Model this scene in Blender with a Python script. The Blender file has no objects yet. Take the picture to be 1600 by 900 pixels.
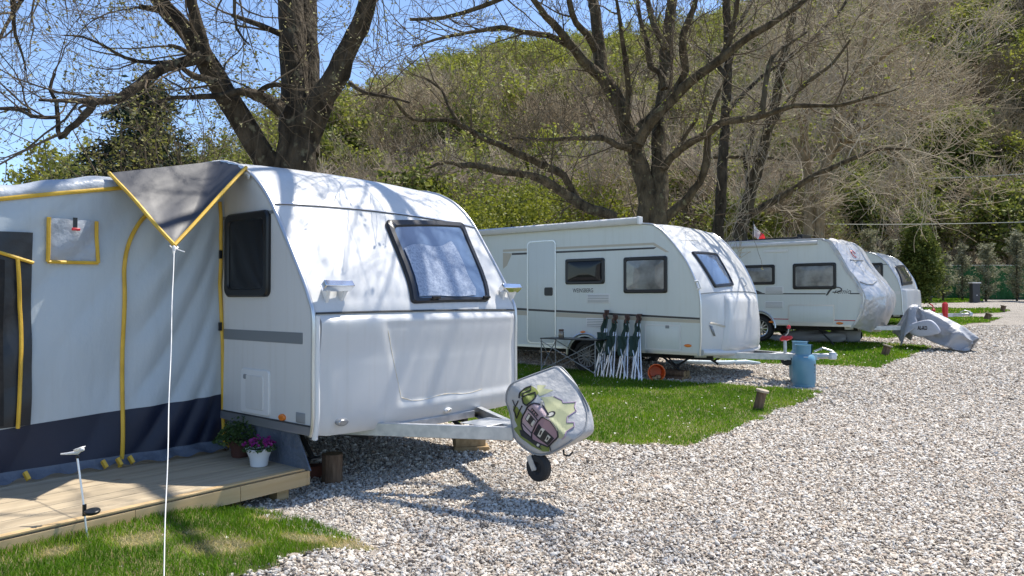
import bpy, bmesh, math, random
import numpy as np
from mathutils import Vector, Matrix, geometry
from math import sin, cos, pi, radians, atan2, sqrt, exp, log

SC = bpy.context.scene
COL = SC.collection
V = Vector

# ------------------------------------------------------------------ camera maths
CAM_H = 1.5
FPX = 1155.0
PITCH = math.atan(17 / FPX)

def ray(px, py):
    a = (px - 800) / FPX
    b = (450 - py) / FPX
    return V((a, cos(PITCH) - b * sin(PITCH), sin(PITCH) + b * cos(PITCH)))

def project(p):
    d = p - V((0, 0, CAM_H))
    f = d.y * cos(PITCH) + d.z * sin(PITCH)
    u = -d.y * sin(PITCH) + d.z * cos(PITCH)
    return 800 + FPX * d.x / f, 450 - FPX * u / f

def at(px, py, depth):
    """point seen at a pixel of the photo at a given distance along Y"""
    r = ray(px, py)
    return V((0, 0, CAM_H)) + r * (depth / r.y)

def softplus(x):
    return x if x > 30 else log(1 + exp(x))

def sstep(a, b, x):
    t = min(1, max(0, (x - a) / (b - a)))
    return t * t * (3 - 2 * t)

TH = radians(-40)
CV, SV = cos(TH), sin(TH)
C1O = (-0.71, 6.28)

def zg(x, y):
    yy = min(y, 52)
    z = 0.042 * 1.5 * softplus((yy - 9) / 1.5)
    dx, dy = x - C1O[0], y - C1O[1]
    lx, ly = dx * CV + dy * SV, -dx * SV + dy * CV
    z += 0.13 * sstep(-1.25, -2.3, ly) * sstep(2.6, 1.0, lx)
    return z

def gpt(px, py, it=30):
    """ground point seen at a pixel"""
    r = ray(px, py)
    lo, hi = 0.5, 120.0
    for _ in range(60):
        m = (lo + hi) / 2
        p = V((0, 0, CAM_H)) + r * m
        if p.z > zg(p.x, p.y): lo = m
        else: hi = m
    p = V((0, 0, CAM_H)) + r * lo
    return V((p.x, p.y, zg(p.x, p.y)))

# ------------------------------------------------------------------ frames, things
class Frame:
    def __init__(s, x=0, y=0, z=0, ang=0):
        s.o = V((x, y, z)); s.ang = ang
        s.m = Matrix.Translation(s.o) @ Matrix.Rotation(ang, 4, 'Z')
        s.mi = s.m.inverted()
    def w(s, p): return s.m @ V(p)
    def l(s, p): return s.mi @ V(p)
    def on_y(s, px, py, y):
        """pixel -> local (x, z) on the plane local y = const"""
        o = s.mi @ V((0, 0, CAM_H)); d = (s.mi.to_3x3() @ ray(px, py))
        t = (y - o.y) / d.y
        p = o + d * t
        return p.x, p.z
    def on_x(s, px, py, x):
        o = s.mi @ V((0, 0, CAM_H)); d = (s.mi.to_3x3() @ ray(px, py))
        t = (x - o.x) / d.x
        p = o + d * t
        return p.y, p.z

WF = Frame()
BASE = {}

def tag(o, label=None, cat=None, group=None, kind=None):
    if label: o['label'] = label
    if cat: o['category'] = cat
    if group: o['group'] = group
    if kind: o['kind'] = kind
    return o

def thing(name, label, cat, fr=WF, base=(0, 0, 0), group=None):
    o = bpy.data.objects.new(name, None); COL.objects.link(o)
    o.empty_display_size = 0.1
    o.location = fr.w(base); o.rotation_euler = (0, 0, fr.ang)
    BASE[o.name] = V(base)
    return tag(o, label, cat, group)

class MB:
    def __init__(s):
        s.v = []; s.f = []; s.m = []; s.mi = 0
    def add(s, vs, fs):
        b = len(s.v)
        s.v.extend(tuple(p) for p in vs)
        for f in fs:
            s.f.append(tuple(i + b for i in f)); s.m.append(s.mi)
        return b
    def box(s, c, size, rot=None):
        x, y, z = size[0] / 2, size[1] / 2, size[2] / 2
        P = [V((a * x, b * y, d * z)) for d in (-1, 1) for b in (-1, 1) for a in (-1, 1)]
        if rot is not None: P = [rot @ p for p in P]
        c = V(c)
        s.add([p + c for p in P], [(0, 2, 3, 1), (4, 5, 7, 6), (0, 1, 5, 4), (2, 6, 7, 3), (0, 4, 6, 2), (1, 3, 7, 5)])
    def tube(s, pts, r, n=8, cap=True, flat=None):
        pts = [V(p) for p in pts]
        m = len(pts)
        if not hasattr(r, '__len__'): r = [r] * m
        t0 = (pts[1] - pts[0]).normalized()
        ref = V((0, 0, 1)) if abs(t0.z) < 0.9 else V((1, 0, 0))
        a = t0.cross(ref).normalized()
        vs = []
        for i in range(m):
            if i == 0: t = pts[1] - pts[0]
            elif i == m - 1: t = pts[-1] - pts[-2]
            else: t = pts[i + 1] - pts[i - 1]
            t.normalize()
            a = (a - t * a.dot(t))
            if a.length < 1e-6: a = t.orthogonal()
            a.normalize()
            b = t.cross(a)
            for k in range(n):
                an = 2 * pi * k / n
                vs.append(pts[i] + (a * cos(an) + b * sin(an)) * r[i])
        fs = []
        for i in range(m - 1):
            for k in range(n):
                k2 = (k + 1) % n
                fs.append((i * n + k, i * n + k2, (i + 1) * n + k2, (i + 1) * n + k))
        if cap:
            fs.append(tuple(range(n - 1, -1, -1)))
            fs.append(tuple((m - 1) * n + k for k in range(n)))
        s.add(vs, fs)
    def lathe(s, prof, c=(0, 0, 0), n=24, rot=None):
        c = V(c); vs = []; fs = []
        for (r, z) in prof:
            for k in range(n):
                p = V((r * cos(2 * pi * k / n), r * sin(2 * pi * k / n), z))
                if rot is not None: p = rot @ p
                vs.append(p + c)
        for i in range(len(prof) - 1):
            for k in range(n):
                k2 = (k + 1) % n
                fs.append((i * n + k, i * n + k2, (i + 1) * n + k2, (i + 1) * n + k))
        s.add(vs, fs)
    def prism(s, poly, fn, d0, d1):
        """poly in 2D, fn(a, b, d) -> point; slab between depths d0 and d1"""
        n = len(poly)
        vs = [fn(a, b, d0) for a, b in poly] + [fn(a, b, d1) for a, b in poly]
        fs = [tuple(range(n)), tuple(range(2 * n - 1, n - 1, -1))]
        fs += [(i, i + n, (i + 1) % n + n, (i + 1) % n) for i in range(n)]
        s.add(vs, fs)
    def loops(s, L, close_last=True, close_first=False):
        n = len(L[0]); vs = [p for l in L for p in l]; fs = []
        for i in range(len(L) - 1):
            for k in range(n):
                k2 = (k + 1) % n
                fs.append((i * n + k, i * n + k2, (i + 1) * n + k2, (i + 1) * n + k))
        if close_last: fs.append(tuple((len(L) - 1) * n + k for k in range(n)))
        if close_first: fs.append(tuple(range(n - 1, -1, -1)))
        s.add(vs, fs)
    def grid(s, fn, us, vs_):
        nu, nv = len(us), len(vs_)
        s.add([fn(u, v) for u in us for v in vs_],
              [(i * nv + j, (i + 1) * nv + j, (i + 1) * nv + j + 1, i * nv + j + 1) for i in range(nu - 1) for j in range(nv - 1)])
    def mesh(s, name, mats, off=V((0, 0, 0)), smooth=35):
        me = bpy.data.meshes.new(name)
        ov = off
        me.from_pydata([(p[0] - ov.x, p[1] - ov.y, p[2] - ov.z) for p in s.v], [], s.f)
        if not isinstance(mats, (list, tuple)): mats = [mats]
        for m in mats: me.materials.append(m)
        if len(mats) > 1: me.polygons.foreach_set('material_index', s.m)
        bm = bmesh.new(); bm.from_mesh(me)
        bmesh.ops.recalc_face_normals(bm, faces=bm.faces)
        bm.to_mesh(me); bm.free()
        if smooth:
            me.polygons.foreach_set('use_smooth', [True] * len(me.polygons))
            me.set_sharp_from_angle(angle=radians(smooth))
        me.update()
        return me

def root_base(p):
    r = p
    while r.parent: r = r.parent
    return BASE[r.name]

def part(mb, name, mats, parent, smooth=35, bevel=0, thick=0, label=None):
    me = mb.mesh(name, mats, root_base(parent), smooth)
    o = bpy.data.objects.new(name, me); COL.objects.link(o); o.parent = parent
    fin(o, bevel, thick)
    if label: o['label'] = label
    return o

def fin(o, bevel, thick):
    if thick:
        m = o.modifiers.new('solid', 'SOLIDIFY'); m.thickness = thick; m.offset = 0
    if bevel:
        m = o.modifiers.new('bevel', 'BEVEL'); m.width = bevel; m.segments = 2
        m.limit_method = 'ANGLE'; m.angle_limit = radians(40); m.harden_normals = False

def single(mb, name, mats, label=None, cat=None, fr=WF, base=(0, 0, 0), group=None, kind=None, smooth=35, bevel=0, thick=0):
    me = mb.mesh(name, mats, V(base), smooth)
    o = bpy.data.objects.new(name, me); COL.objects.link(o)
    o.location = fr.w(base); o.rotation_euler = (0, 0, fr.ang)
    BASE[o.name] = V(base)
    fin(o, bevel, thick)
    return tag(o, label, cat, group, kind)

def dup(root, loc, rotz=None, label=None, scale=None):
    def cp(o, parent):
        c = o.copy(); COL.objects.link(c)
        if parent: c.parent = parent
        for ch in list(o.children): cp(ch, c)
        return c
    r = cp(root, None); r.location = loc
    if rotz is not None: r.rotation_euler = (0, 0, rotz)
    if scale: r.scale = (scale,) * 3
    if label: r['label'] = label
    return r

# ------------------------------------------------------------------ materials
def mat(name, col, rough=0.6, metal=0.0, col2=None, scale=8.0, detail=4.0, bump=0.0, bscale=None, coat=0.0,
        spec=0.5, stretch=None, lo=0.35, hi=0.65, bdist=0.01, transl=0.0, rand=0.0, translcol=None, sheen=0):
    m = bpy.data.materials.new(name); m.use_nodes = True
    nt = m.node_tree; N = nt.nodes; L = nt.links
    b = N['Principled BSDF']
    b.inputs['Base Color'].default_value = (*col, 1)
    b.inputs['Roughness'].default_value = rough
    b.inputs['Metallic'].default_value = metal
    b.inputs['Coat Weight'].default_value = coat
    b.inputs['Coat Roughness'].default_value = 0.08
    b.inputs['Specular IOR Level'].default_value = spec
    if sheen: b.inputs['Sheen Weight'].default_value = sheen
    vec = None
    if col2 or bump:
        tc = N.new('ShaderNodeTexCoord'); mp = N.new('ShaderNodeMapping')
        L.new(tc.outputs['Object'], mp.inputs['Vector'])
        if stretch: mp.inputs['Scale'].default_value = stretch
        vec = mp.outputs['Vector']
    csock = None
    if col2:
        n = N.new('ShaderNodeTexNoise'); n.inputs['Scale'].default_value = scale; n.inputs['Detail'].default_value = detail
        L.new(vec, n.inputs['Vector'])
        r = N.new('ShaderNodeValToRGB')
        r.color_ramp.elements[0].position = lo; r.color_ramp.elements[1].position = hi
        r.color_ramp.elements[0].color = (*col, 1); r.color_ramp.elements[1].color = (*col2, 1)
        L.new(n.outputs['Fac'], r.inputs['Fac'])
        csock = r.outputs['Color']
    if rand:
        oi = N.new('ShaderNodeObjectInfo'); hs = N.new('ShaderNodeHueSaturation')
        mr = N.new('ShaderNodeMapRange'); mr.inputs['To Min'].default_value = 1 - rand; mr.inputs['To Max'].default_value = 1 + rand
        L.new(oi.outputs['Random'], mr.inputs['Value']); L.new(mr.outputs['Result'], hs.inputs['Value'])
        if csock: L.new(csock, hs.inputs['Color'])
        else: hs.inputs['Color'].default_value = (*col, 1)
        csock = hs.outputs['Color']
    if csock: L.new(csock, b.inputs['Base Color'])
    if bump:
        n2 = N.new('ShaderNodeTexNoise'); n2.inputs['Scale'].default_value = bscale or scale * 3; n2.inputs['Detail'].default_value = 6
        L.new(vec, n2.inputs['Vector'])
        bp = N.new('ShaderNodeBump'); bp.inputs['Strength'].default_value = bump; bp.inputs['Distance'].default_value = bdist
        L.new(n2.outputs['Fac'], bp.inputs['Height']); L.new(bp.outputs['Normal'], b.inputs['Normal'])
    if transl:
        t = N.new('ShaderNodeBsdfTranslucent'); mx = N.new('ShaderNodeMixShader'); mx.inputs['Fac'].default_value = transl
        t.inputs['Color'].default_value = (*(translcol or col), 1)
        if csock and not translcol: L.new(csock, t.inputs['Color'])
        L.new(b.outputs[0], mx.inputs[1]); L.new(t.outputs[0], mx.inputs[2])
        L.new(mx.outputs[0], N['Material Output'].inputs['Surface'])
    return m

M = {}
M['white'] = mat('caravan white paint', (.62, .62, .615), .36, coat=.2, bump=.07, bscale=1.6, bdist=.02, col2=(.575, .58, .575), scale=1.3)
M['white_side'] = mat('caravan side sheet', (.68, .68, .665), .38, coat=.1, bump=.10, bscale=90, bdist=.001, col2=(.64, .64, .625), scale=.9)
M['mint_side'] = mat('caravan side sheet pale', (.66, .695, .67), .38, coat=.1, bump=.08, bscale=80, bdist=.001, col2=(.635, .67, .645), scale=.9)
M['cream'] = mat('old moulding stain', (.62, .52, .36), .6, col2=(.74, .70, .62), scale=20)
M['trim'] = mat('anodised trim', (.62, .63, .64), .3, .8)
M['white_trim'] = mat('white plastic trim', (.72, .72, .71), .4)
M['grey_trim'] = mat('grey plastic trim', (.26, .27, .28), .5)
M['groove'] = mat('rubber seal', (.05, .052, .055), .6)
M['black'] = mat('black plastic', (.008, .009, .011), .35)
M['rubber'] = mat('tyre rubber', (.022, .022, .023), .75, bump=.3, bscale=60, bdist=.003)
M['pane_dark'] = mat('tinted acrylic', (.008, .010, .014), .06, spec=.3)
M['amber'] = mat('amber lens', (.75, .20, .02), .2, coat=.6)
M['chrome'] = mat('chrome', (.80, .82, .84), .06, 1.0)
M['galv'] = mat('galvanised steel', (.46, .48, .50), .45, .7, col2=(.60, .61, .62), scale=14, bump=.05)
M['dark_metal'] = mat('dark chassis steel', (.05, .052, .055), .55, .4)
M['under'] = mat('underfloor board', (.035, .035, .036), .8)
M['stripe_grey'] = mat('grey stripe vinyl', (.19, .205, .215), .4)
M['stripe_dark'] = mat('charcoal stripe vinyl', (.045, .045, .047), .4)
M['stripe_beige'] = mat('beige stripe vinyl', (.50, .45, .36), .4)
M['stripe_red'] = mat('red stripe vinyl', (.45, .03, .04), .4)
M['alloy'] = mat('alloy rim', (.55, .56, .57), .3, .8)
M['steelrim'] = mat('dull steel rim', (.20, .20, .21), .45, .6)
M['grey_cloth'] = mat('light grey tent fabric', (.50, .555, .59), .42, bump=.5, bscale=4, bdist=.04, transl=.10, stretch=(1, 1, .6), col2=(.46, .515, .55), scale=1.2, spec=.45)
M['roof_cloth'] = mat('tent roof fabric', (.42, .455, .50), .40, bump=.9, bscale=7, bdist=.03, transl=.1, spec=.5)
M['navy_cloth'] = mat('navy tent fabric', (.005, .010, .030), .55, bump=.25, bscale=5, bdist=.03, col2=(.007, .014, .040), scale=2)
M['flap_cloth'] = mat('grey mud flap fabric', (.10, .12, .155), .5, bump=.8, bscale=9, bdist=.04)
M['dark_cloth'] = mat('charcoal canopy fabric', (.028, .031, .040), .5, bump=.12, bscale=5, bdist=.03, transl=.05, col2=(.036, .039, .050), scale=2)
M['black_cloth'] = mat('black window cover fabric', (.016, .019, .025), .4, bump=.2, bscale=7, bdist=.04)
M['mesh_black'] = mat('dark mesh window', (.012, .011, .011), .6, bump=.4, bscale=8, bdist=.03, spec=.3)
M['yellow'] = mat('yellow piping', (.72, .45, .045), .5, col2=(.60, .36, .03), scale=9, bump=.5, bscale=70, bdist=.004)
M['red'] = mat('red plastic', (.60, .025, .035), .35)
M['cord'] = mat('white cord', (.74, .73, .70), .7)
M['orange'] = mat('orange plastic', (.80, .14, .02), .4)
M['gas_blue'] = mat('blue enamel', (.10, .25, .36), .38, coat=.15, col2=(.12, .28, .39), scale=6, bump=.05)
M['pipe_blue'] = mat('pale blue hose', (.42, .52, .60), .5)
M['alu'] = mat('aluminium tube', (.72, .74, .78), .3, .75)
M['green_cloth'] = mat('dark green canvas', (.020, .045, .035), .8)
M['brown_cloth'] = mat('brown canvas', (.10, .055, .042), .8)
M['pot_white'] = mat('white plastic pot', (.72, .72, .72), .4)
M['pot_brown'] = mat('terracotta plastic pot', (.075, .028, .020), .6)
M['soil'] = mat('potting soil', (.03, .022, .016), .95, bump=.8, bscale=60)
M['petal'] = mat('magenta petals', (.26, .018, .18), .6, transl=.3, rand=.3)
M['leaf_dark'] = mat('dark leaves', (.045, .085, .02), .55, transl=.3, col2=(.07, .12, .025), scale=5)
M['cover_cloth'] = mat('pale grey vinyl cover', (.47, .46, .44), .45, bump=.8, bscale=7, bdist=.03, col2=(.40, .40, .405), scale=4, stretch=(1, 1, 1))
M['silver_cloth'] = mat('silver foil sheet', (.50, .51, .525), .30, .35, bump=.8, bscale=6, bdist=.06)
M['tarp'] = mat('grey tarpaulin', (.30, .31, .335), .45, .0, bump=.8, bscale=5, bdist=.05, col2=(.36, .37, .395), scale=3)
M['bag_cloth'] = mat('pale tarp bundle', (.42, .44, .50), .6, bump=.6, bscale=9, bdist=.03)
M['wire'] = mat('overhead cable', (.30, .31, .28), .7)
M['flag_white'] = mat('flag white', (.80, .80, .80), .7, transl=.3)
M['flag_red'] = mat('flag red', (.62, .03, .04), .7, transl=.3)
M['box_grey'] = mat('painted box grey', (.05, .052, .055), .6)
M['box_lid'] = mat('pale lid', (.5, .5, .5), .5)
M['fence_green'] = mat('artificial hedge green', (.012, .085, .018), .8, col2=(.024, .13, .032), scale=14, bump=.9, bscale=40, bdist=.05)
M['brick'] = mat('brick block', (.16, .055, .035), .85, bump=.4, bscale=30)
M['ink'] = mat('black print', (.02, .018, .02), .5)
M['p_pink'] = mat('pink print', (.42, .31, .33), .5)
M['p_rose'] = mat('dusty rose print', (.36, .22, .24), .5)
M['p_green'] = mat('green print', (.17, .205, .035), .5)
M['p_cloud'] = mat('pale yellow green print', (.44, .445, .25), .5)
M['p_lilac'] = mat('lilac print outline', (.36, .25, .38), .5)
M['p_light'] = mat('cream print', (.58, .55, .48), .5)

def add_streaks(m, amount=.10):
    """faint rain streaks and road film: marks that run down the sheet"""
    nt = m.node_tree; N = nt.nodes; L = nt.links; b = N['Principled BSDF']
    tc = N.new('ShaderNodeTexCoord'); mp = N.new('ShaderNodeMapping'); mp.inputs['Scale'].default_value = (9, 9, .5)
    n = N.new('ShaderNodeTexNoise'); n.inputs['Scale'].default_value = 2.2; n.inputs['Detail'].default_value = 5
    L.new(tc.outputs['Object'], mp.inputs['Vector']); L.new(mp.outputs['Vector'], n.inputs['Vector'])
    r = N.new('ShaderNodeValToRGB'); r.color_ramp.elements[0].position = .52; r.color_ramp.elements[1].position = .78
    r.color_ramp.elements[0].color = (1, 1, 1, 1); r.color_ramp.elements[1].color = (1 - amount, 1 - amount * 1.15, 1 - amount * 1.5, 1)
    L.new(n.outputs['Fac'], r.inputs['Fac'])
    mx = N.new('ShaderNodeMixRGB'); mx.blend_type = 'MULTIPLY'; mx.inputs[0].default_value = 1
    src = b.inputs['Base Color'].links[0].from_socket
    L.new(src, mx.inputs[1]); L.new(r.outputs['Color'], mx.inputs[2]); L.new(mx.outputs[0], b.inputs['Base Color'])
add_streaks(M['white'], .06); add_streaks(M['white_side'], .06); add_streaks(M['mint_side'], .05); add_streaks(M['grey_cloth'], .05)

def wood(name, c1, c2, axis, ring=9):
    m = mat(name, c1, .65, col2=c2, scale=2.2, detail=8, bump=.2, bscale=7, bdist=.004,
            stretch=tuple((.5 if i == axis else ring) for i in range(3)), lo=.3, hi=.7)
    nt = m.node_tree; N = nt.nodes; L = nt.links
    v = N.new('ShaderNodeTexVoronoi'); v.inputs['Scale'].default_value = 1.7
    tc = N.new('ShaderNodeTexCoord'); mp = N.new('ShaderNodeMapping')
    mp.inputs['Scale'].default_value = tuple((1.1 if i == axis else 3.2) for i in range(3))
    L.new(tc.outputs['Object'], mp.inputs['Vector']); L.new(mp.outputs['Vector'], v.inputs['Vector'])
    r = N.new('ShaderNodeValToRGB'); r.color_ramp.elements[0].position = .05; r.color_ramp.elements[1].position = .13
    r.color_ramp.elements[0].color = (.35, .22, .12, 1); r.color_ramp.elements[1].color = (1, 1, 1, 1)
    L.new(v.outputs['Distance'], r.inputs['Fac'])
    mx = N.new('ShaderNodeMixRGB'); mx.blend_type = 'MULTIPLY'; mx.inputs[0].default_value = .8
    b = N['Principled BSDF']; src = b.inputs['Base Color'].links[0].from_socket
    L.new(src, mx.inputs[1]); L.new(r.outputs['Color'], mx.inputs[2]); L.new(mx.outputs[0], b.inputs['Base Color'])
    return m
M['deck_top'] = wood('deck boards worn', (.33, .265, .18), (.47, .385, .265), 1)
M['deck_side'] = wood('fresh pine fascia', (.50, .34, .16), (.58, .42, .23), 1)
M['log'] = mat('weathered log', (.10, .062, .038), .85, col2=(.19, .125, .08), scale=9, bump=.7, bscale=14, stretch=(3, 3, .6))
M['log_end'] = mat('sawn log end', (.40, .28, .15), .8, col2=(.27, .18, .09), scale=18)
M['log_end_grey'] = mat('greyed sawn end', (.42, .36, .28), .85, col2=(.27, .22, .17), scale=22)

def bark(name, c1, c2, c3):
    m = mat(name, c1, .9, col2=c2, scale=3.2, detail=8, bump=1.0, bscale=7, bdist=.09, stretch=(2.6, 2.6, .9), spec=.2)
    nt = m.node_tree; N = nt.nodes; L = nt.links
    tc = N.new('ShaderNodeTexCoord'); n = N.new('ShaderNodeTexNoise'); n.inputs['Scale'].default_value = 7; n.inputs['Detail'].default_value = 5
    L.new(tc.outputs['Object'], n.inputs['Vector'])
    r = N.new('ShaderNodeValToRGB'); r.color_ramp.elements[0].position = .60; r.color_ramp.elements[1].position = .70
    L.new(n.outputs['Fac'], r.inputs['Fac'])
    mx = N.new('ShaderNodeMixRGB'); b = N['Principled BSDF']; src = b.inputs['Base Color'].links[0].from_socket
    L.new(r.outputs['Color'], mx.inputs[0]); L.new(src, mx.inputs[1]); mx.inputs[2].default_value = (*c3, 1)
    L.new(mx.outputs[0], b.inputs['Base Color'])
    return m
M['bark'] = bark('rough grey brown bark', (.026, .020, .013), (.090, .070, .046), (.15, .135, .085))
M['bark2'] = bark('olive brown bark', (.045, .034, .020), (.135, .105, .062), (.17, .155, .085))
M['bark_tan'] = bark('sunny tan bark', (.20, .14, .075), (.32, .24, .14), (.22, .20, .13))
M['twig'] = mat('brown twigs', (.075, .055, .035), .85, col2=(.15, .115, .075), scale=1.2, spec=.2)
M['twig_pale'] = mat('pale twigs', (.36, .29, .20), .85, col2=(.50, .42, .30), scale=.8, spec=.2)
M['bud'] = mat('pale opening buds', (.34, .31, .14), .7, transl=.35)
M['bud_green'] = mat('yellow green new leaves', (.30, .34, .03), .6, transl=.45)

# ------------------------------------------------------------------ cloth drape for the far tarpaulin
def drape():
    """let a sheet fall over the drawbar hump and the gravel, return its resting points (frame of the third caravan)"""
    top = [(.68, .69), (.81, .90), (.96, 1.02), (1.19, .94), (1.47, .84), (1.72, .72), (1.97, .59), (2.19, .44), (2.31, .30), (2.37, .17)]
    floor = -.025
    made = []
    def solid(name, me, outer, fric):
        ob = bpy.data.objects.new(name, me); COL.objects.link(ob); made.append(ob)
        ob.modifiers.new('collide', 'COLLISION'); ob.collision.thickness_outer = outer; ob.collision.cloth_friction = fric
    me = bpy.data.meshes.new('floor'); g = 6
    me.from_pydata([(-g, -g, floor + .012), (g, -g, floor + .012), (g, g, floor + .012), (-g, g, floor + .012)], [], [(0, 1, 2, 3)])
    solid('floor', me, .012, 25)
    mb = MB()
    mb.tube([V((.78, 0, .47)), V((.96, .03, .92)), V((1.47, 0, .71)), V((1.95, -.03, .46)), V((2.26, 0, .22))], [.10, .05, .07, .06, .04], 8)
    mb.tube([V((1.01, -.24, .90)), V((1.01, .22, .92))], .04, 8)
    mb.tube([V((1.97, -.30, .36)), V((1.92, .25, .40))], .035, 8)
    solid('hump', mb.mesh('hump', M['tarp'], smooth=0), .015, 20)
    nx, ny = 56, 40
    x0, x1 = .38, 2.50; vs = []
    for i in range(nx):
        for j in range(ny):
            u, v = i / (nx - 1), j / (ny - 1); x = x0 + (x1 - x0) * u
            zz = float(np.interp(x, [p[0] for p in top], [p[1] for p in top])) + .10
            vs.append((x + .03 * sin(v * 9), (v - .5) * 1.55, max(zz, floor + .1) + .03 * sin(u * 17 + v * 11)))
    me = bpy.data.meshes.new('cloth')
    me.from_pydata(vs, [], [(i * ny + j, (i + 1) * ny + j, (i + 1) * ny + j + 1, i * ny + j + 1) for i in range(nx - 1) for j in range(ny - 1)])
    cl = bpy.data.objects.new('cloth', me); COL.objects.link(cl); made.append(cl)
    m = cl.modifiers.new('cloth', 'CLOTH'); s = m.settings
    s.quality = 8; s.mass = .25; s.tension_stiffness = 25; s.compression_stiffness = 25; s.shear_stiffness = 8; s.bending_stiffness = .25; s.air_damping = 2
    k = m.collision_settings; k.collision_quality = 3; k.use_self_collision = False; k.distance_min = .012
    m.point_cache.frame_start = 1; m.point_cache.frame_end = 70
    for f in range(1, 66): SC.frame_set(f)
    dg = bpy.context.evaluated_depsgraph_get(); ev = cl.evaluated_get(dg); m2 = ev.to_mesh()
    co = np.empty(len(m2.vertices) * 3); m2.vertices.foreach_get('co', co); ev.to_mesh_clear()
    for ob in made: bpy.data.objects.remove(ob)
    SC.frame_set(1)
    return co.reshape(-1, 3), nx, ny
TARP = drape()
# ------------------------------------------------------------------ ground sheets
def tri_sheet(poly, step, zoff, name, m, jitter=0.0, rng=None, kind='structure', zfn=zg, extra=0):
    """triangulated sheet over a ground polygon that follows the terrain"""
    pts = []
    n = len(poly)
    for i in range(n):
        a, b = V(poly[i][:2]), V(poly[(i + 1) % n][:2])
        k = max(1, int((b - a).length / step))
        for j in range(k):
            p = a.lerp(b, j / k)
            if jitter: p = p + V((rng.uniform(-jitter, jitter), rng.uniform(-jitter, jitter)))
            pts.append(p)
    nb = len(pts)
    xs = [p.x for p in pts]; ys = [p.y for p in pts]
    allp = list(pts)
    bp = np.array([(p.x, p.y) for p in pts])
    x = min(xs)
    cand = []
    while x < max(xs):
        y = min(ys)
        while y < max(ys):
            cand.append((x + step * .3, y + step * .3)); y += step
        x += step
    if cand:
        c = np.array(cand); ins = inpoly(c, bp)
        allp += [V(p) for p in c[ins]]
    vs, es, fs, *_ = geometry.delaunay_2d_cdt(allp, [(i, (i + 1) % nb) for i in range(nb)], [list(range(nb))], 1, 1e-5)
    mb = MB(); mb.add([(p.x, p.y, zfn(p.x, p.y) + zoff) for p in vs], fs)
    return single(mb, name, m, kind=kind), bp

def inpoly(P, poly):
    x, y = P[:, 0], P[:, 1]
    ins = np.zeros(len(P), bool)
    n = len(poly); j = n - 1
    for i in range(n):
        xi, yi = poly[i]; xj, yj = poly[j]
        c = ((yi > y) != (yj > y)) & (x < (xj - xi) * (y - yi) / (yj - yi + 1e-12) + xi)
        ins ^= c; j = i
    return ins

def zg_np(x, y):
    yy = np.minimum(y, 52)
    z = 0.042 * 1.5 * np.logaddexp(0, (yy - 9) / 1.5)
    dx, dy = x - C1O[0], y - C1O[1]
    lx, ly = dx * CV + dy * SV, -dx * SV + dy * CV
    def st(a, b, v):
        t = np.clip((v - a) / (b - a), 0, 1); return t * t * (3 - 2 * t)
    return z + 0.13 * st(-1.25, -2.3, ly) * st(2.6, 1.0, lx)

U = V((sin(radians(40)), cos(radians(40)), 0))
W_ = V((cos(radians(40)), -sin(radians(40)), 0))

# soil / meadow sheet out to the horizon
def make_ground():
    xs = sorted(set([-700, -400, -250, -150] + list(range(-100, 101, 4)) + [150, 250, 400, 700] + [i * .5 for i in range(-24, 40)]))
    ys = sorted(set([-200, -100, -50, -20, -10] + [i * .5 for i in range(-8, 60)] + list(range(30, 66, 2)) + [80, 120, 200, 400, 800]))
    mb = MB(); mb.grid(lambda x, y: (x, y, zg(x, y) - .03), xs, ys)
    m = mat('meadow earth', (.06, .075, .022), .95, col2=(.12, .105, .05), scale=.6, bump=.6, bscale=9)
    single(mb, 'ground', m, kind='structure')
make_ground()

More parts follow.
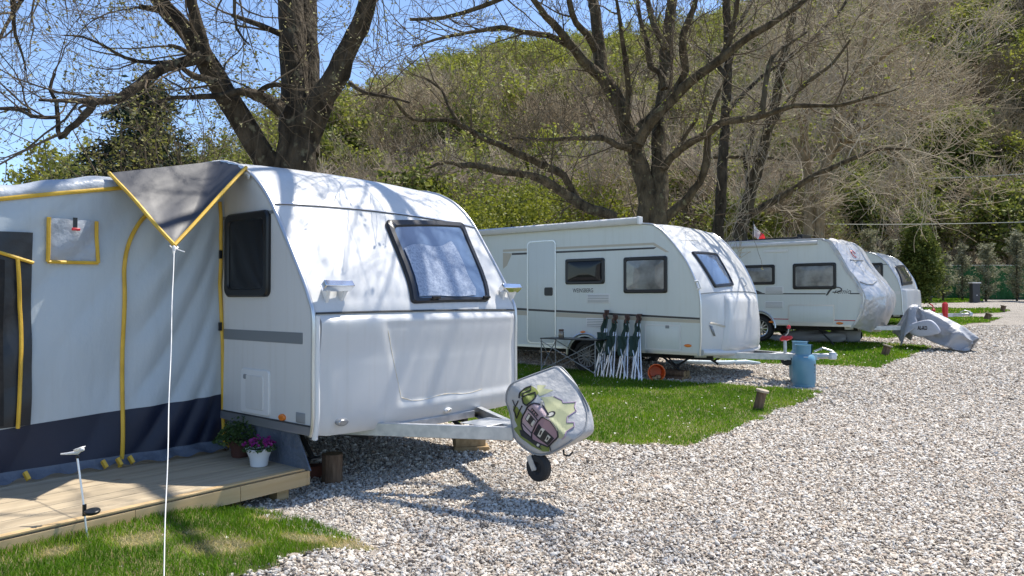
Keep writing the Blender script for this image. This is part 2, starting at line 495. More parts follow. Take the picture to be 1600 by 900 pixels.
def gravel_mat():
    m = bpy.data.materials.new('crushed stone gravel'); m.use_nodes = True
    nt = m.node_tree; N = nt.nodes; L = nt.links; b = N['Principled BSDF']
    tc = N.new('ShaderNodeTexCoord')
    v = N.new('ShaderNodeTexVoronoi'); v.inputs['Scale'].default_value = 42
    L.new(tc.outputs['Object'], v.inputs['Vector'])
    r = N.new('ShaderNodeValToRGB'); cr = r.color_ramp
    cr.elements[0].position = 0; cr.elements[0].color = (.30, .25, .20, 1)
    cr.elements[1].position = 1; cr.elements[1].color = (.62, .58, .52, 1)
    for p, c in ((.25, (.37, .32, .265)), (.55, (.47, .425, .37)), (.8, (.53, .495, .45))):
        e = cr.elements.new(p); e.color = (*c, 1)
    sp = N.new('ShaderNodeSeparateColor'); L.new(v.outputs['Color'], sp.inputs[0]); L.new(sp.outputs[0], r.inputs['Fac'])
    v2 = N.new('ShaderNodeTexVoronoi'); v2.feature = 'DISTANCE_TO_EDGE'; v2.inputs['Scale'].default_value = 42
    L.new(tc.outputs['Object'], v2.inputs['Vector'])
    n = N.new('ShaderNodeTexNoise'); n.inputs['Scale'].default_value = .9; n.inputs['Detail'].default_value = 6
    L.new(tc.outputs['Object'], n.inputs['Vector'])
    mr = N.new('ShaderNodeMapRange'); mr.inputs['From Min'].default_value = .3; mr.inputs['From Max'].default_value = .7
    mr.inputs['To Min'].default_value = .80; mr.inputs['To Max'].default_value = 1.08
    L.new(n.outputs['Fac'], mr.inputs['Value'])
    hs = N.new('ShaderNodeHueSaturation'); L.new(r.outputs['Color'], hs.inputs['Color']); L.new(mr.outputs[0], hs.inputs['Value'])
    L.new(hs.outputs[0], b.inputs['Base Color'])
    b.inputs['Roughness'].default_value = .85
    mr2 = N.new('ShaderNodeMapRange'); mr2.inputs['From Max'].default_value = .35; L.new(v2.outputs['Distance'], mr2.inputs['Value'])
    ad = N.new('ShaderNodeMath'); L.new(mr2.outputs[0], ad.inputs[0]); L.new(sp.outputs[1], ad.inputs[1])
    bp = N.new('ShaderNodeBump'); bp.inputs['Strength'].default_value = 1; bp.inputs['Distance'].default_value = .018
    L.new(ad.outputs[0], bp.inputs['Height']); L.new(bp.outputs[0], b.inputs['Normal'])
    return m
M['gravel'] = gravel_mat()

rngp = random.Random(5)
gravel_poly = [(-14, -3), (9, -3), (22, 10), (42, 30), (60, 49), (52, 52), (14, 48), (4, 38), (-14, 22), (-16, 8)]
gravel_obj, gravel_np = tri_sheet(gravel_poly, .8, 0, 'gravel_yard', M['gravel'])

def G(*pp): return [gpt(*p).to_2d() for p in pp]
def ext(p, du=0, dv=0): return (V((p[0], p[1], 0)) + U * du + W_ * dv).to_2d()

LAWN = []
# L0 strip in front of the deck, lower left
a = G((376, 792), (440, 806), (520, 832), (592, 860))
L0 = [ext(a[0], -.05, -1.0), *a, ext(a[3], -.25, .0), ext(a[3], -.6, -.02), ext(a[3], -1.6, .25), ext(a[3], -2.6, .6), ext(a[3], -6, .6), ext(a[0], -7, -1.0)]
LAWN.append(L0)
# L1 between first and second caravan
b = G((920, 692), (1000, 697), (1070, 697), (1120, 682), (1200, 648), (1286, 614), (1200, 606), (1080, 599), (1000, 594))
L1 = [ext(b[0], -.1, -2.0), *b, ext(b[8], 0.25, -.5), ext(b[8], .3, -9), ext(b[0], -.1, -9.5)]
LAWN.append(L1)
c = G((1140, 566), (1200, 569), (1280, 571), (1340, 574), (1371, 576), (1390, 568), (1425, 555), (1452, 544), (1440, 541), (1367, 537), (1280, 536))
L2 = [*c, ext(c[10], 0.1, -1.0), ext(c[10], .2, -9), ext(c[0], -.2, -9)]
LAWN.append(L2)
d = G((1378, 529), (1420, 527), (1515, 506), (1545, 504), (1562, 497), (1500, 496))
L3 = [*d, ext(d[5], .2, -12), ext(d[0], -.3, -7)]
LAWN.append(L3)
e = G((1440, 489), (1500, 491), (1560, 489), (1580, 486), (1560, 483), (1490, 483))
L4 = [*e, ext(e[5], .1, -9), ext(e[0], -.1, -9)]
LAWN.append(L4)
f_ = G((1430, 474), (1500, 473), (1537, 470.5), (1530, 467), (1437, 466))
LAWN.append([*f_, ext(f_[4], 0, -9), ext(f_[0], 0, -9)])

M['turf'] = mat('turf soil under grass', (.085, .11, .02), .95, col2=(.19, .16, .075), scale=5, bump=.9, bscale=60, bdist=.03, lo=.3, hi=.7)
lawn_np = []
for i, P in enumerate(LAWN):
    o, bp_ = tri_sheet([tuple(p) for p in P], .18 if i < 2 else .4, .010 + .002 * (i % 2), 'lawn', M['turf'], jitter=.09 if i < 4 else .02, rng=rngp)
    lawn_np.append(bp_)

# ---- grass blades (uncountable)
def raw_mesh(name, verts, tris, mats, col=None, smooth=False, midx=None):
    me = bpy.data.meshes.new(name)
    nv, nf = len(verts), len(tris); k = tris.shape[1]
    me.vertices.add(nv); me.vertices.foreach_set('co', verts.astype(np.float32).ravel())
    me.loops.add(nf * k); me.loops.foreach_set('vertex_index', tris.astype(np.int32).ravel())
    me.polygons.add(nf); me.polygons.foreach_set('loop_start', np.arange(0, nf * k, k, dtype=np.int32))
    try: me.polygons.foreach_set('loop_total', np.full(nf, k, dtype=np.int32))
    except Exception: pass
    if col is not None:
        at_ = me.attributes.new('tint', 'FLOAT', 'POINT'); at_.data.foreach_set('value', col.astype(np.float32))
    if not isinstance(mats, (list, tuple)): mats = [mats]
    for m in mats: me.materials.append(m)
    if midx is not None: me.polygons.foreach_set('material_index', midx.astype(np.int32))
    me.update(calc_edges=True); me.validate()
    return me

def tint_mat(name, stops, rough=.6, transl=.35, spec=.3):
    m = bpy.data.materials.new(name); m.use_nodes = True
    nt = m.node_tree; N = nt.nodes; L = nt.links; b = N['Principled BSDF']
    a = N.new('ShaderNodeAttribute'); a.attribute_name = 'tint'
    r = N.new('ShaderNodeValToRGB'); cr = r.color_ramp
    cr.elements[0].position = stops[0][0]; cr.elements[0].color = (*stops[0][1], 1)
    cr.elements[1].position = stops[-1][0]; cr.elements[1].color = (*stops[-1][1], 1)
    for p, c in stops[1:-1]:
        e = cr.elements.new(p); e.color = (*c, 1)
    L.new(a.outputs['Fac'], r.inputs['Fac']); L.new(r.outputs['Color'], b.inputs['Base Color'])
    b.inputs['Roughness'].default_value = rough; b.inputs['Specular IOR Level'].default_value = spec
    if transl:
        t = N.new('ShaderNodeBsdfTranslucent'); mx = N.new('ShaderNodeMixShader'); mx.inputs[0].default_value = transl
        L.new(r.outputs['Color'], t.inputs['Color']); L.new(b.outputs[0], mx.inputs[1]); L.new(t.outputs[0], mx.inputs[2])
        L.new(mx.outputs[0], N['Material Output'].inputs['Surface'])
    return m
M['blade'] = tint_mat('grass blades', [(0, (.055, .135, .005)), (.4, (.115, .245, .008)), (.62, (.21, .32, .014)), (.80, (.48, .40, .13)), (1, (.70, .56, .33))], transl=.45)

NR = np.random.default_rng(11)
def vnoise(x, y, seed, sc):
    """cheap smooth noise 0..1"""
    r = np.random.default_rng(seed); tot = np.zeros_like(x)
    for k in range(5):
        a = r.uniform(0, 2 * pi); f = sc * r.uniform(.6, 1.8); p = r.uniform(0, 6.3)
        tot += np.sin((x * cos(a) + y * sin(a)) * f + p + 1.3 * np.sin((x * sin(a) - y * cos(a)) * f * .7 + p))
    return np.clip(.5 + tot / 7, 0, 1)

WORN = [((p.x, p.y), rr) for p, rr in ((gpt(225, 848), .20), (gpt(345, 862), .24), (gpt(300, 838), .10), (gpt(480, 848), .16), (gpt(95, 868), .13), (gpt(420, 815), .12), (gpt(560, 858), .2))]
def make_grass(bp, density, hgt, wid, dry, seed, clip=None, li0=False):
    lo, hi = bp.min(0), bp.max(0)
    if clip is not None:
        lo = np.maximum(lo, clip[0]); hi = np.minimum(hi, clip[1])
    area = np.prod(hi - lo); n = int(area * density)
    r = np.random.default_rng(seed)
    P = lo + r.random((n, 2)) * (hi - lo)
    P = P[inpoly(P, bp)]
    # keep what the yard view can reach
    w = (P[:, 0] > -0.85 * P[:, 1] - 2) & (P[:, 0] < .85 * P[:, 1] + 2) & (P[:, 1] > 2.2)
    P = P[w]
    dr = vnoise(P[:, 0], P[:, 1], seed + 1, 2.2)
    bare = np.clip((dr - (1 - dry)) / .08, 0, 1)
    if li0:
        for c_, rr in WORN: bare = np.maximum(bare, np.clip(1.6 * np.exp(-((P[:, 0] - c_[0]) ** 2 + (P[:, 1] - c_[1]) ** 2) / rr ** 2) - .5 + .5 * (vnoise(P[:, 0], P[:, 1], 77, 14) - .3), 0, 1))
    keep = r.random(len(P)) > bare * .45; P = P[keep]; bare = bare[keep]
    n = len(P)
    h = hgt * r.uniform(.5, 1.4, n) * (1 - .55 * bare) * (.75 + .5 * vnoise(P[:, 0], P[:, 1], seed + 9, 5))
    an = r.uniform(0, 2 * pi, n); ln = r.uniform(.1, .9, n) * h + bare * h * .8; la = r.uniform(0, 2 * pi, n)
    z = zg_np(P[:, 0], P[:, 1]) + .015
    base = np.column_stack([P, z])
    side = np.column_stack([np.cos(an), np.sin(an), np.zeros(n)]) * (wid * r.uniform(.6, 1.3, n))[:, None]
    tip = base + np.column_stack([np.cos(la) * ln, np.sin(la) * ln, h])
    mid = base + np.column_stack([np.cos(la) * ln * .3, np.sin(la) * ln * .3, h * .6])
    verts = np.stack([base - side, base + side, mid + side * .7, mid - side * .7, tip], 1).reshape(-1, 3)
    i = np.arange(n)[:, None] * 5
    tris = np.concatenate([i + [0, 1, 2], i + [0, 2, 3], i + [3, 2, 4]], 0)
    t = np.clip(.28 * r.random(n) + .38 * vnoise(P[:, 0], P[:, 1], seed + 4, 3.5) + .08 * r.random(n) + bare * .60 + (r.random(n) < .04) * .5, 0, 1)
    return verts, tris, np.repeat(t, 5)

allv, allt, allc = [], [], []; off = 0
specs = [(0, 9000, .035, .0022, .25), (1, 3400, .032, .0040, .04), (2, 1300, .038, .008, .04), (3, 500, .045, .013, .05), (4, 260, .07, .018, .05), (5, 200, .08, .02, .05)]
for li, de, hg, wd, dry in specs:
    v_, t_, c_ = make_grass(lawn_np[li], de, hg, wd, dry, 100 + li * 20, None, li == 0)
    allv.append(v_); allt.append(t_ + off); allc.append(c_); off += len(v_)
me = raw_mesh('grass', np.concatenate(allv), np.concatenate(allt), M['blade'], np.concatenate(allc))
o = bpy.data.objects.new('grass', me); COL.objects.link(o)
tag(o, 'short spring grass growing on the lawn strips between the pitches', 'grass', kind='stuff')

# daisies in the lawns
def daisies():
    r = np.random.default_rng(3); vs, ts = [], []; off = 0
    for li, n, s in ((1, 300, .013), (2, 260, .018), (3, 60, .026)):
        bp = lawn_np[li]; lo, hi = bp.min(0), bp.max(0)
        P = lo + r.random((n * 3, 2)) * (hi - lo); P = P[inpoly(P, bp)][:n]
        for p in P:
            z = zg(p[0], p[1]) + r.uniform(.045, .08); ss = s * r.uniform(.5, 1.1); tl = r.uniform(-.4, .4, 2)
            for k in range(8):
                a = 2 * pi * k / 8; vs.append((p[0] + ss * cos(a), p[1] + ss * sin(a), z + ss * (tl[0] * cos(a) + tl[1] * sin(a))))
            for k in range(1, 7): ts.append((off, off + k, off + k + 1))
            off += 8
    me = raw_mesh('daisies', np.array(vs), np.array(ts), mat('daisy petals', (.75, .75, .70), .7, transl=.3))
    o = bpy.data.objects.new('daisies', me); COL.objects.link(o)
    tag(o, 'tiny white daisies sprinkled over the green lawn strips', 'flowers', kind='stuff')
daisies()

# ---- loose stones: instanced on points (uncountable)
def gn_instances(obj, protos, name):
    coll = bpy.data.collections.new(name + ' sources')
    for p in protos: coll.objects.link(p)
    ng = bpy.data.node_groups.new(name, 'GeometryNodeTree')
    ng.interface.new_socket('Geometry', in_out='INPUT', socket_type='NodeSocketGeometry')
    ng.interface.new_socket('Geometry', in_out='OUTPUT', socket_type='NodeSocketGeometry')
    N, L = ng.nodes, ng.links
    gi = N.new('NodeGroupInput'); go = N.new('NodeGroupOutput')
    ci = N.new('GeometryNodeCollectionInfo'); ci.inputs['Collection'].default_value = coll
    ci.inputs['Separate Children'].default_value = True; ci.inputs['Reset Children'].default_value = True
    ip = N.new('GeometryNodeInstanceOnPoints'); ip.inputs['Pick Instance'].default_value = True
    def attr(nm, ty):
        a = N.new('GeometryNodeInputNamedAttribute'); a.data_type = ty; a.inputs['Name'].default_value = nm; return a.outputs[0]
    L.new(gi.outputs[0], ip.inputs['Points']); L.new(ci.outputs[0], ip.inputs['Instance'])
    L.new(attr('pick', 'INT'), ip.inputs['Instance Index'])
    er = N.new('FunctionNodeEulerToRotation'); L.new(attr('rot', 'FLOAT_VECTOR'), er.inputs[0]); L.new(er.outputs[0], ip.inputs['Rotation'])
    L.new(attr('scl', 'FLOAT_VECTOR'), ip.inputs['Scale'])
    L.new(ip.outputs[0], go.inputs[0])
    md = obj.modifiers.new('scatter', 'NODES'); md.node_group = ng

def points_obj(name, P, rot, scl, pick):
    me = bpy.data.meshes.new(name); me.vertices.add(len(P)); me.vertices.foreach_set('co', P.astype(np.float32).ravel())
    a = me.attributes.new('rot', 'FLOAT_VECTOR', 'POINT'); a.data.foreach_set('vector', rot.astype(np.float32).ravel())
    a = me.attributes.new('scl', 'FLOAT_VECTOR', 'POINT'); a.data.foreach_set('vector', scl.astype(np.float32).ravel())
    a = me.attributes.new('pick', 'INT', 'POINT'); a.data.foreach_set('value', pick.astype(np.int32))
    o = bpy.data.objects.new(name, me); COL.objects.link(o); return o

def stone_mat():
    m = bpy.data.materials.new('limestone chips'); m.use_nodes = True
    nt = m.node_tree; N = nt.nodes; L = nt.links; b = N['Principled BSDF']
    oi = N.new('ShaderNodeObjectInfo'); r = N.new('ShaderNodeValToRGB'); cr = r.color_ramp
    cr.elements[0].position = 0; cr.elements[0].color = (.17, .14, .115, 1)
    cr.elements[1].position = 1; cr.elements[1].color = (.68, .64, .575, 1)
    for p, c in ((.10, (.31, .255, .20)), (.24, (.46, .39, .31)), (.42, (.55, .485, .40)), (.6, (.58, .54, .48)), (.78, (.66, .625, .57)), (.84, (.48, .355, .255)), (.88, (.62, .58, .52))):
        e = cr.elements.new(p); e.color = (*c, 1)
    L.new(oi.outputs['Random'], r.inputs['Fac'])
    n = N.new('ShaderNodeTexNoise'); n.inputs['Scale'].default_value = 3; tc = N.new('ShaderNodeTexCoord'); L.new(tc.outputs['Object'], n.inputs['Vector'])
    mr = N.new('ShaderNodeMapRange'); mr.inputs['To Min'].default_value = .85; mr.inputs['To Max'].default_value = 1.12; L.new(n.outputs['Fac'], mr.inputs['Value'])
    hs = N.new('ShaderNodeHueSaturation'); L.new(r.outputs[0], hs.inputs['Color']); L.new(mr.outputs[0], hs.inputs['Value'])
    L.new(hs.outputs[0], b.inputs['Base Color']); b.inputs['Roughness'].default_value = .8
    return m
M['stone'] = stone_mat()

def stones():
    protos = []
    for k in range(7):
        bm = bmesh.new(); bmesh.ops.create_icosphere(bm, subdivisions=1 if k else 2, radius=1)
        r = random.Random(50 + k)
        for v in bm.verts: v.co = V((v.co.x * r.uniform(.65, 1.1), v.co.y * r.uniform(.65, 1.1), v.co.z * r.uniform(.6, 1.1)))
        me = bpy.data.meshes.new('stone'); bm.to_mesh(me); bm.free(); me.materials.append(M['stone'])
        protos.append(bpy.data.objects.new('stone', me))
    r = np.random.default_rng(8)
    Ps, S = [], []
    for (y0, y1, den, size) in ((2.6, 6.5, 4600, .0100), (6.5, 10, 2500, .0124), (10, 16, 1250, .0145), (16, 24, 380, .020)):
        xm = .8 * y1 + 2.4
        n = int(2 * xm * (y1 - y0) * den)
        P = np.column_stack([r.uniform(-xm, xm, n), r.uniform(y0, y1, n)])
        P = P[(P[:, 0] > -.74 * P[:, 1] - 1.2) & (P[:, 0] < .74 * P[:, 1] + 2.4)]
        if y0 > 8: P = P[P[:, 0] > -0.05 * P[:, 1] - 1]
        P = P[inpoly(P, gravel_np)]
        for k, bp in enumerate(lawn_np):
            ins = inpoly(P + r.normal(0, .035, P.shape), bp)
            P = P[~ins | (r.random(len(P)) < .004)]
        Ps.append(P); S.append(size * r.lognormal(0, .32, len(P)))
    P = np.concatenate(Ps); s = np.concatenate(S); n = len(P)
    z = zg_np(P[:, 0], P[:, 1]) + s * .25 + r.random(n) * .012
    scl = np.column_stack([s * r.uniform(.8, 1.5, n), s * r.uniform(.6, 1.1, n), s * r.uniform(.45, .8, n)])
    rot = np.column_stack([r.normal(0, .45, n), r.normal(0, .45, n), r.uniform(0, 6.28, n)])
    o = points_obj('gravel_stones', np.column_stack([P, z]), rot, scl, r.integers(0, 7, n))
    tag(o, 'loose white and tan gravel stones covering the yard', 'gravel', kind='stuff')
    gn_instances(o, protos, 'gravel scatter')
    print('stones', n)
stones()
# ------------------------------------------------------------------ caravans
def catmull(P, k=8):
    out = []
    n = len(P)
    for i in range(n - 1):
        p0 = P[max(0, i - 1)]; p1 = P[i]; p2 = P[i + 1]; p3 = P[min(n - 1, i + 2)]
        for j in range(k):
            t = j / k
            out.append(tuple(.5 * (2 * p1[c] + (p2[c] - p0[c]) * t + (2 * p0[c] - 5 * p1[c] + 4 * p2[c] - p3[c]) * t * t + (3 * p1[c] - p0[c] - 3 * p2[c] + p3[c]) * t ** 3) for c in (0, 1)))
    out.append(tuple(P[-1])); return out

def rrect(w, h, r, nseg=5, nedge=6, x0=0, y0=0):
    """rounded rectangle outline, counter-clockwise, with points along the straight edges"""
    pts = []
    cs = [(w - r, h - r, 0), (r, h - r, 90), (r, r, 180), (w - r, r, 270)]
    for i, (cx, cy, a0) in enumerate(cs):
        for k in range(nseg + 1):
            a = radians(a0 + 90 * k / nseg); pts.append((cx + r * cos(a), cy + r * sin(a)))
        nx = cs[(i + 1) % 4]; a1 = radians(nx[2])
        q = (nx[0] + r * cos(a1), nx[1] + r * sin(a1)); p = pts[-1]
        for k in range(1, nedge): pts.append((p[0] + (q[0] - p[0]) * k / nedge, p[1] + (q[1] - p[1]) * k / nedge))
    return [(x0 + a, y0 + b) for a, b in pts]

def shrink(poly, w, h, d, x0=0, y0=0):
    cx, cy = x0 + w / 2, y0 + h / 2
    return [(cx + (a - cx) * (w - 2 * d) / w, cy + (b - cy) * (h - 2 * d) / h) for a, b in poly]

class Caravan:
    def __init__(s, name, label, front_corner, z, W, prof, bulge, plan_e=2.0, group='touring caravans parked in a row', k=8, arch=None, side='white_side', body='white'):
        P = V((front_corner[0], front_corner[1], 0)); c = P + U * (W / 2)
        s.fr = Frame(c.x, c.y, z, TH); s.W = W; s.h = W / 2
        s.t = thing(name, label, 'caravan', s.fr, (-2.6, 0, 0), group)
        s.prof = catmull(prof, k); s.n = len(s.prof)
        s.px = np.array([p[0] for p in s.prof]); s.pz = np.array([p[1] for p in s.prof])
        kk = np.arange(s.n) / k
        s.bf = np.interp(kk, np.arange(len(prof)), bulge); s.e = plan_e
        tx = np.gradient(s.px); tz = np.gradient(s.pz); l = np.hypot(tx, tz) + 1e-9
        s.nx, s.nz = tz / l, -tx / l
        if s.nx[2] < 0: s.nx, s.nz = -s.nx, -s.nz
        s.disp = None
        # body skin: front, roof and rear in one sheet
        ys = [-s.h + W * i / 28 for i in range(29)]
        mb = MB(); mb.grid(lambda a, y: s.surf(a, y), list(range(s.n)), ys)
        s.body = part(mb, 'body', [M[body]], s.t, smooth=50)
        # side panels with wheel arch notch
        ax, ar, acz = arch
        bot = [(ax + ar * cos(a), acz + ar * sin(a)) for a in [pi - pi * i / 14 for i in range(15)]]
        zb = lambda x: s.pz[0] + (s.pz[-1] - s.pz[0]) * (x - s.px[0]) / (s.px[-1] - s.px[0])
        bot = [p for p in bot if p[1] > zb(p[0]) + .01]
        bot = [(bot[0][0] - .01, zb(bot[0][0]))] + bot + [(bot[-1][0] + .01, zb(bot[-1][0]))]
        for sg in (-1, 1):
            mb = MB(); pts = [(x, sg * s.h, zz) for x, zz in s.prof] + [(x, sg * s.h, zz) for x, zz in bot]
            mb.add(pts, [tuple(range(len(pts)))])
            part(mb, 'side_panel', M[side], s.t, smooth=0)
        # edge trim along both seams
        for sg in (-1, 1):
            mb = MB(); pts = [(s.px[i] + s.nx[i] * .004, sg * (s.h + .003), s.pz[i] + s.nz[i] * .004) for i in range(s.n)]
            mb.tube(pts, .017, 8); part(mb, 'edge_trim', M['trim'], s.t, smooth=60)
        # underside and wheel liner
        mb = MB(); x0, x1 = s.px[-1] + .15, s.px[0] - .15
        for xa, xb in ((x0, ax - ar), (ax + ar, x1)):
            mb.box(((xa + xb) / 2, 0, min(s.pz[0], s.pz[-1]) + .05), (xb - xa, W - .02, .06))
        mb.box((ax, 0, acz + ar * .5), (2 * ar, W - .75, ar * 1.2))
        for sg in (-1, 1):
            lv = [(ax + (ar + .01) * cos(pi * i / 12), sg * (s.h - q), acz + (ar + .01) * sin(pi * i / 12)) for q in (.002, .36) for i in range(13)]
            mb.add(lv, [(i, i + 1, i + 14, i + 13) for i in range(12)])
        for sg in (-1, 1): mb.box(((x0 + x1) / 2, sg * .55, s.pz[0] - .05), (x1 - x0 + .2, .05, .13))
        mb.tube([(ax, -s.h + .2, .32), (ax, s.h - .2, .32)], .04, 8)
        part(mb, 'chassis', M['under'], s.t)
        s.arch = arch
    def surf(s, a, y, off=0.0):
        i = max(0, min(s.n - 1, a)); j = int(min(i, s.n - 2)); f = i - j
        L = lambda A: A[j] * (1 - f) + A[j + 1] * f
        w = max(0.0, 1 - abs(y / s.h) ** s.e)
        d = L(s.bf) * w + off
        if s.disp and off == 0: d += s.disp(L(s.pz), y)
        return V((L(s.px) + L(s.nx) * d, y, L(s.pz) + L(s.nz) * d))
    def near(s, px, py, off=.0): return s.fr.on_y(px, py, -s.h - off)
    def find(s, px, py, amax=None):
        best = None
        amax = amax or s.n * .6
        A = np.linspace(0, amax, 90); Y = np.linspace(-s.h, s.h, 60)
        for it in range(3):
            for a in A:
                for y in Y:
                    q = project(s.fr.w(s.surf(a, y))); e = (q[0] - px) ** 2 + (q[1] - py) ** 2
                    if best is None or e < best[0]: best = (e, a, y)
            da, dy = (A[1] - A[0]), (Y[1] - Y[0])
            A = np.linspace(best[1] - da, best[1] + da, 9); Y = np.linspace(best[2] - dy, best[2] + dy, 9)
        return best[1], best[2]
    def a_of_x(s, x):
        k0 = int(s.pz.argmin()) if False else 4 * 8; k1 = int(s.n * .8)
        return float(np.interp(-x, -s.px[k0:k1], np.arange(k0, k1)))
    def a_of_z(s, z):
        k = int(s.n * .45); return float(np.interp(z, s.pz[:k], np.arange(k)))
    def side_fn(s, sg=-1):
        return lambda a, b, d: V((a, sg * (s.h + d), b))
    def patch(s, corners):
        """corners (a,y): bottom-left, bottom-right, top-right, top-left -> fn(u,v,d)"""
        (a0, y0), (a1, y1), (a2, y2), (a3, y3) = corners
        def f(u, v, d):
            a = (a0 * (1 - u) + a1 * u) * (1 - v) + (a3 * (1 - u) + a2 * u) * v
            y = (y0 * (1 - u) + y1 * u) * (1 - v) + (y3 * (1 - u) + y2 * u) * v
            return s.surf(a, y, d + 1e-6)
        return f
    # ---- fittings
    def stripe(s, name, poly, m, d=.003, sg=-1):
        mb = MB(); mb.prism(poly, s.side_fn(sg), -.002, d); return part(mb, name, M[m], s.t, smooth=0)
    def window(s, fn, w, h, r=.07, fw=.05, depth=.03, pane='pane_dark', dims=None, name='window'):
        """fn(u,v,d) in metres; frame ring with a pane as its own sub-part"""
        kx, ky = (1, 1) if dims is None else (1 / dims[0], 1 / dims[1])
        g = lambda P, d: [fn(a * kx, b * ky, d) for a, b in P]
        o = rrect(w, h, r); q = shrink(o, w, h, .012); i_ = shrink(o, w, h, fw); i2 = shrink(o, w, h, fw + .012)
        mb = MB(); mb.loops([g(o, -.004), g(o, depth * .6), g(q, depth), g(i_, depth), g(i2, depth * .55)], close_last=False)
        f = part(mb, name, M['black'], s.t, smooth=40)
        mb = MB(); Ls = []
        for k in (1, .8, .55, .3, .1):
            cx, cy = w / 2, h / 2
            Ls.append(g([(cx + (a - cx) * k, cy + (b - cy) * k) for a, b in shrink(o, w, h, fw + .010)], depth * .62 + .012 * (1 - k ** 4)))
        mb.loops(Ls)
        part(mb, 'pane', M[pane], f, smooth=50)
        return f
    def side_window(s, px0, py0, px1, py1, **kw):
        x0, z0 = s.near(px0, py1); x1, _ = s.near(px1, py1)
        xm = (px0 + px1) / 2
        _, zt = s.near(xm, py0); _, zb = s.near(xm, py1)
        fn = lambda a, b, d: V((x0 + a, -s.h - d, zb + b))
        return s.window(fn, x1 - x0, zt - zb, **kw)
    def rect(s, name, px0, py0, px1, py1, m, d=.006, r=.02, ring=None, sg=-1):
        x0, _ = s.near(px0, py1); x1, _ = s.near(px1, py1); xm = (px0 + px1) / 2
        _, zt = s.near(xm, py0); _, zb = s.near(xm, py1)
        return s.rect_l(name, x0, zb, x1 - x0, zt - zb, m, d, r, ring)
    def rect_l(s, name, x0, zb, w, h, m, d=.006, r=.02, ring=None):
        o = rrect(w, h, min(r, w * .49, h * .49), 4, 2, x0, zb); f = s.side_fn()
        mb = MB()
        if ring:
            i_ = shrink(o, w, h, ring, x0, zb)
            mb.loops([[f(*p, -.002) for p in o], [f(*p, d) for p in o], [f(*p, d) for p in i_], [f(*p, -.001) for p in i_]], close_last=False)
        else:
            i_ = shrink(o, w, h, min(.006, w * .2, h * .2), x0, zb)
            mb.loops([[f(*p, -.002) for p in o], [f(*p, d * .6) for p in o], [f(*p, d) for p in i_]])
        return part(mb, name, M[m], s.t)
    def vent(s, px0, py0, px1, py1, n=5):
        o = s.rect('vent', px0, py0, px1, py1, 'white_trim', .006, .008)
        x0, _ = s.near(px0, py1); x1, _ = s.near(px1, py1); xm = (px0 + px1) / 2
        _, zt = s.near(xm, py0); _, zb = s.near(xm, py1)
        mb = MB(); h = zt - zb
        for i in range(n):
            mb.box(((x0 + x1) / 2, -s.h - .0065, zb + h * (.16 + .68 * i / (n - 1))), ((x1 - x0) * .9, .004, h * .05))
        part(mb, 'grille', M['stripe_grey'], o, smooth=0)
    def marker(s, px, py, w=.10, h=.04, m='amber'):
        x, z = s.near(px, py); mb = MB()
        L = []
        for k, d in ((1, -.002), (1, .010), (.85, .018), (.4, .022)):
            L.append([V((x + w / 2 * k * cos(a), -s.h - d, z + h / 2 * k * sin(a))) for a in [2 * pi * i / 20 for i in range(20)]])
        mb.loops(L); part(mb, 'marker_lamp', M[m], s.t)
    def wheel(s, x, z, r, rim='alloy', y=None, spokes=10):
        for sg in (-1, 1):
            y0 = sg * (s.h - .13)
            R = Matrix.Rotation(-sg * pi / 2, 3, 'X') if sg < 0 else Matrix.Rotation(-pi / 2, 3, 'X')
            R = Matrix.Rotation(pi / 2, 3, 'X') if sg < 0 else Matrix.Rotation(-pi / 2, 3, 'X')
            mb = MB(); w = .09
            mb.lathe([(r * .66, -w), (r * .9, -w), (r * .98, -w * .75), (r, -w * .3), (r, w * .3), (r * .98, w * .75), (r * .9, w), (r * .70, w), (r * .66, w * .7)], (x, y0, z), 32, R)
            tyre_parent = part(mb, 'wheel', M['rubber'], s.t, smooth=40)
            mb = MB()
            mb.lathe([(r * .68, w * .72), (r * .64, w * .9), (r * .58, w * .8), (r * .56, w * .2)], (x, y0, z), 32, R)
            for k in range(spokes):
                a = 2 * pi * k / spokes; c = V((cos(a) * r * .36, sin(a) * r * .36, w * .5))
                mb.box(V((x, y0, z)) + R @ c, (r * .5, r * .085, w * .5), R @ Matrix.Rotation(a, 3, 'Z'))
            mb.lathe([(r * .16, 0), (r * .16, w * .75), (r * .10, w * .85), (0.001, w * .85)], (x, y0, z), 16, R)
            part(mb, 'rim', M[rim], tyre_parent, smooth=40)
    def drawbar(s, z=.47, L=1.15, jock=True, red=False, m='galv', jz=.27, zh=.10):
        mb = MB()
        for sg in (-1, 1):
            p0 = V((-.35, sg * (.80 if L < 1.2 else .62), z)); p1 = V((L - .12, sg * .045, z + .01))
            d = (p1 - p0); a = atan2(d.y, d.x); R = Matrix.Rotation(a, 3, 'Z')
            c = (p0 + p1) / 2; ln = d.length
            nsg = sg
            mb.box(c + V((0, 0, zh / 2 - .004)), (ln, .05, .007), R)
            mb.box(c + V((0, 0, -zh / 2 + .004)), (ln, .05, .007), R)
            mb.box(c + R @ V((0, sg * .022, 0)), (ln, .006, zh), R)
        mb.box((L - .42, 0, z + .055), (.28, .34, .006)); mb.box((.05, 0, z), (.05, 1.0, .06))
        part(mb, 'drawbar', M[m], s.t, bevel=.003)
        mb = MB()
        mb.box((L - .05, 0, z + .02), (.34, .10, .10)); mb.tube([(L + .08, 0, z + .03), (L + .26, 0, z + .04), (L + .32, 0, z + .03)], [.045, .045, .035], 12)
        mb.lathe([(.001, .09), (.05, .08), (.062, .04), (.062, -.02), (.05, -.03)], (L + .34, 0, z + .02), 16)
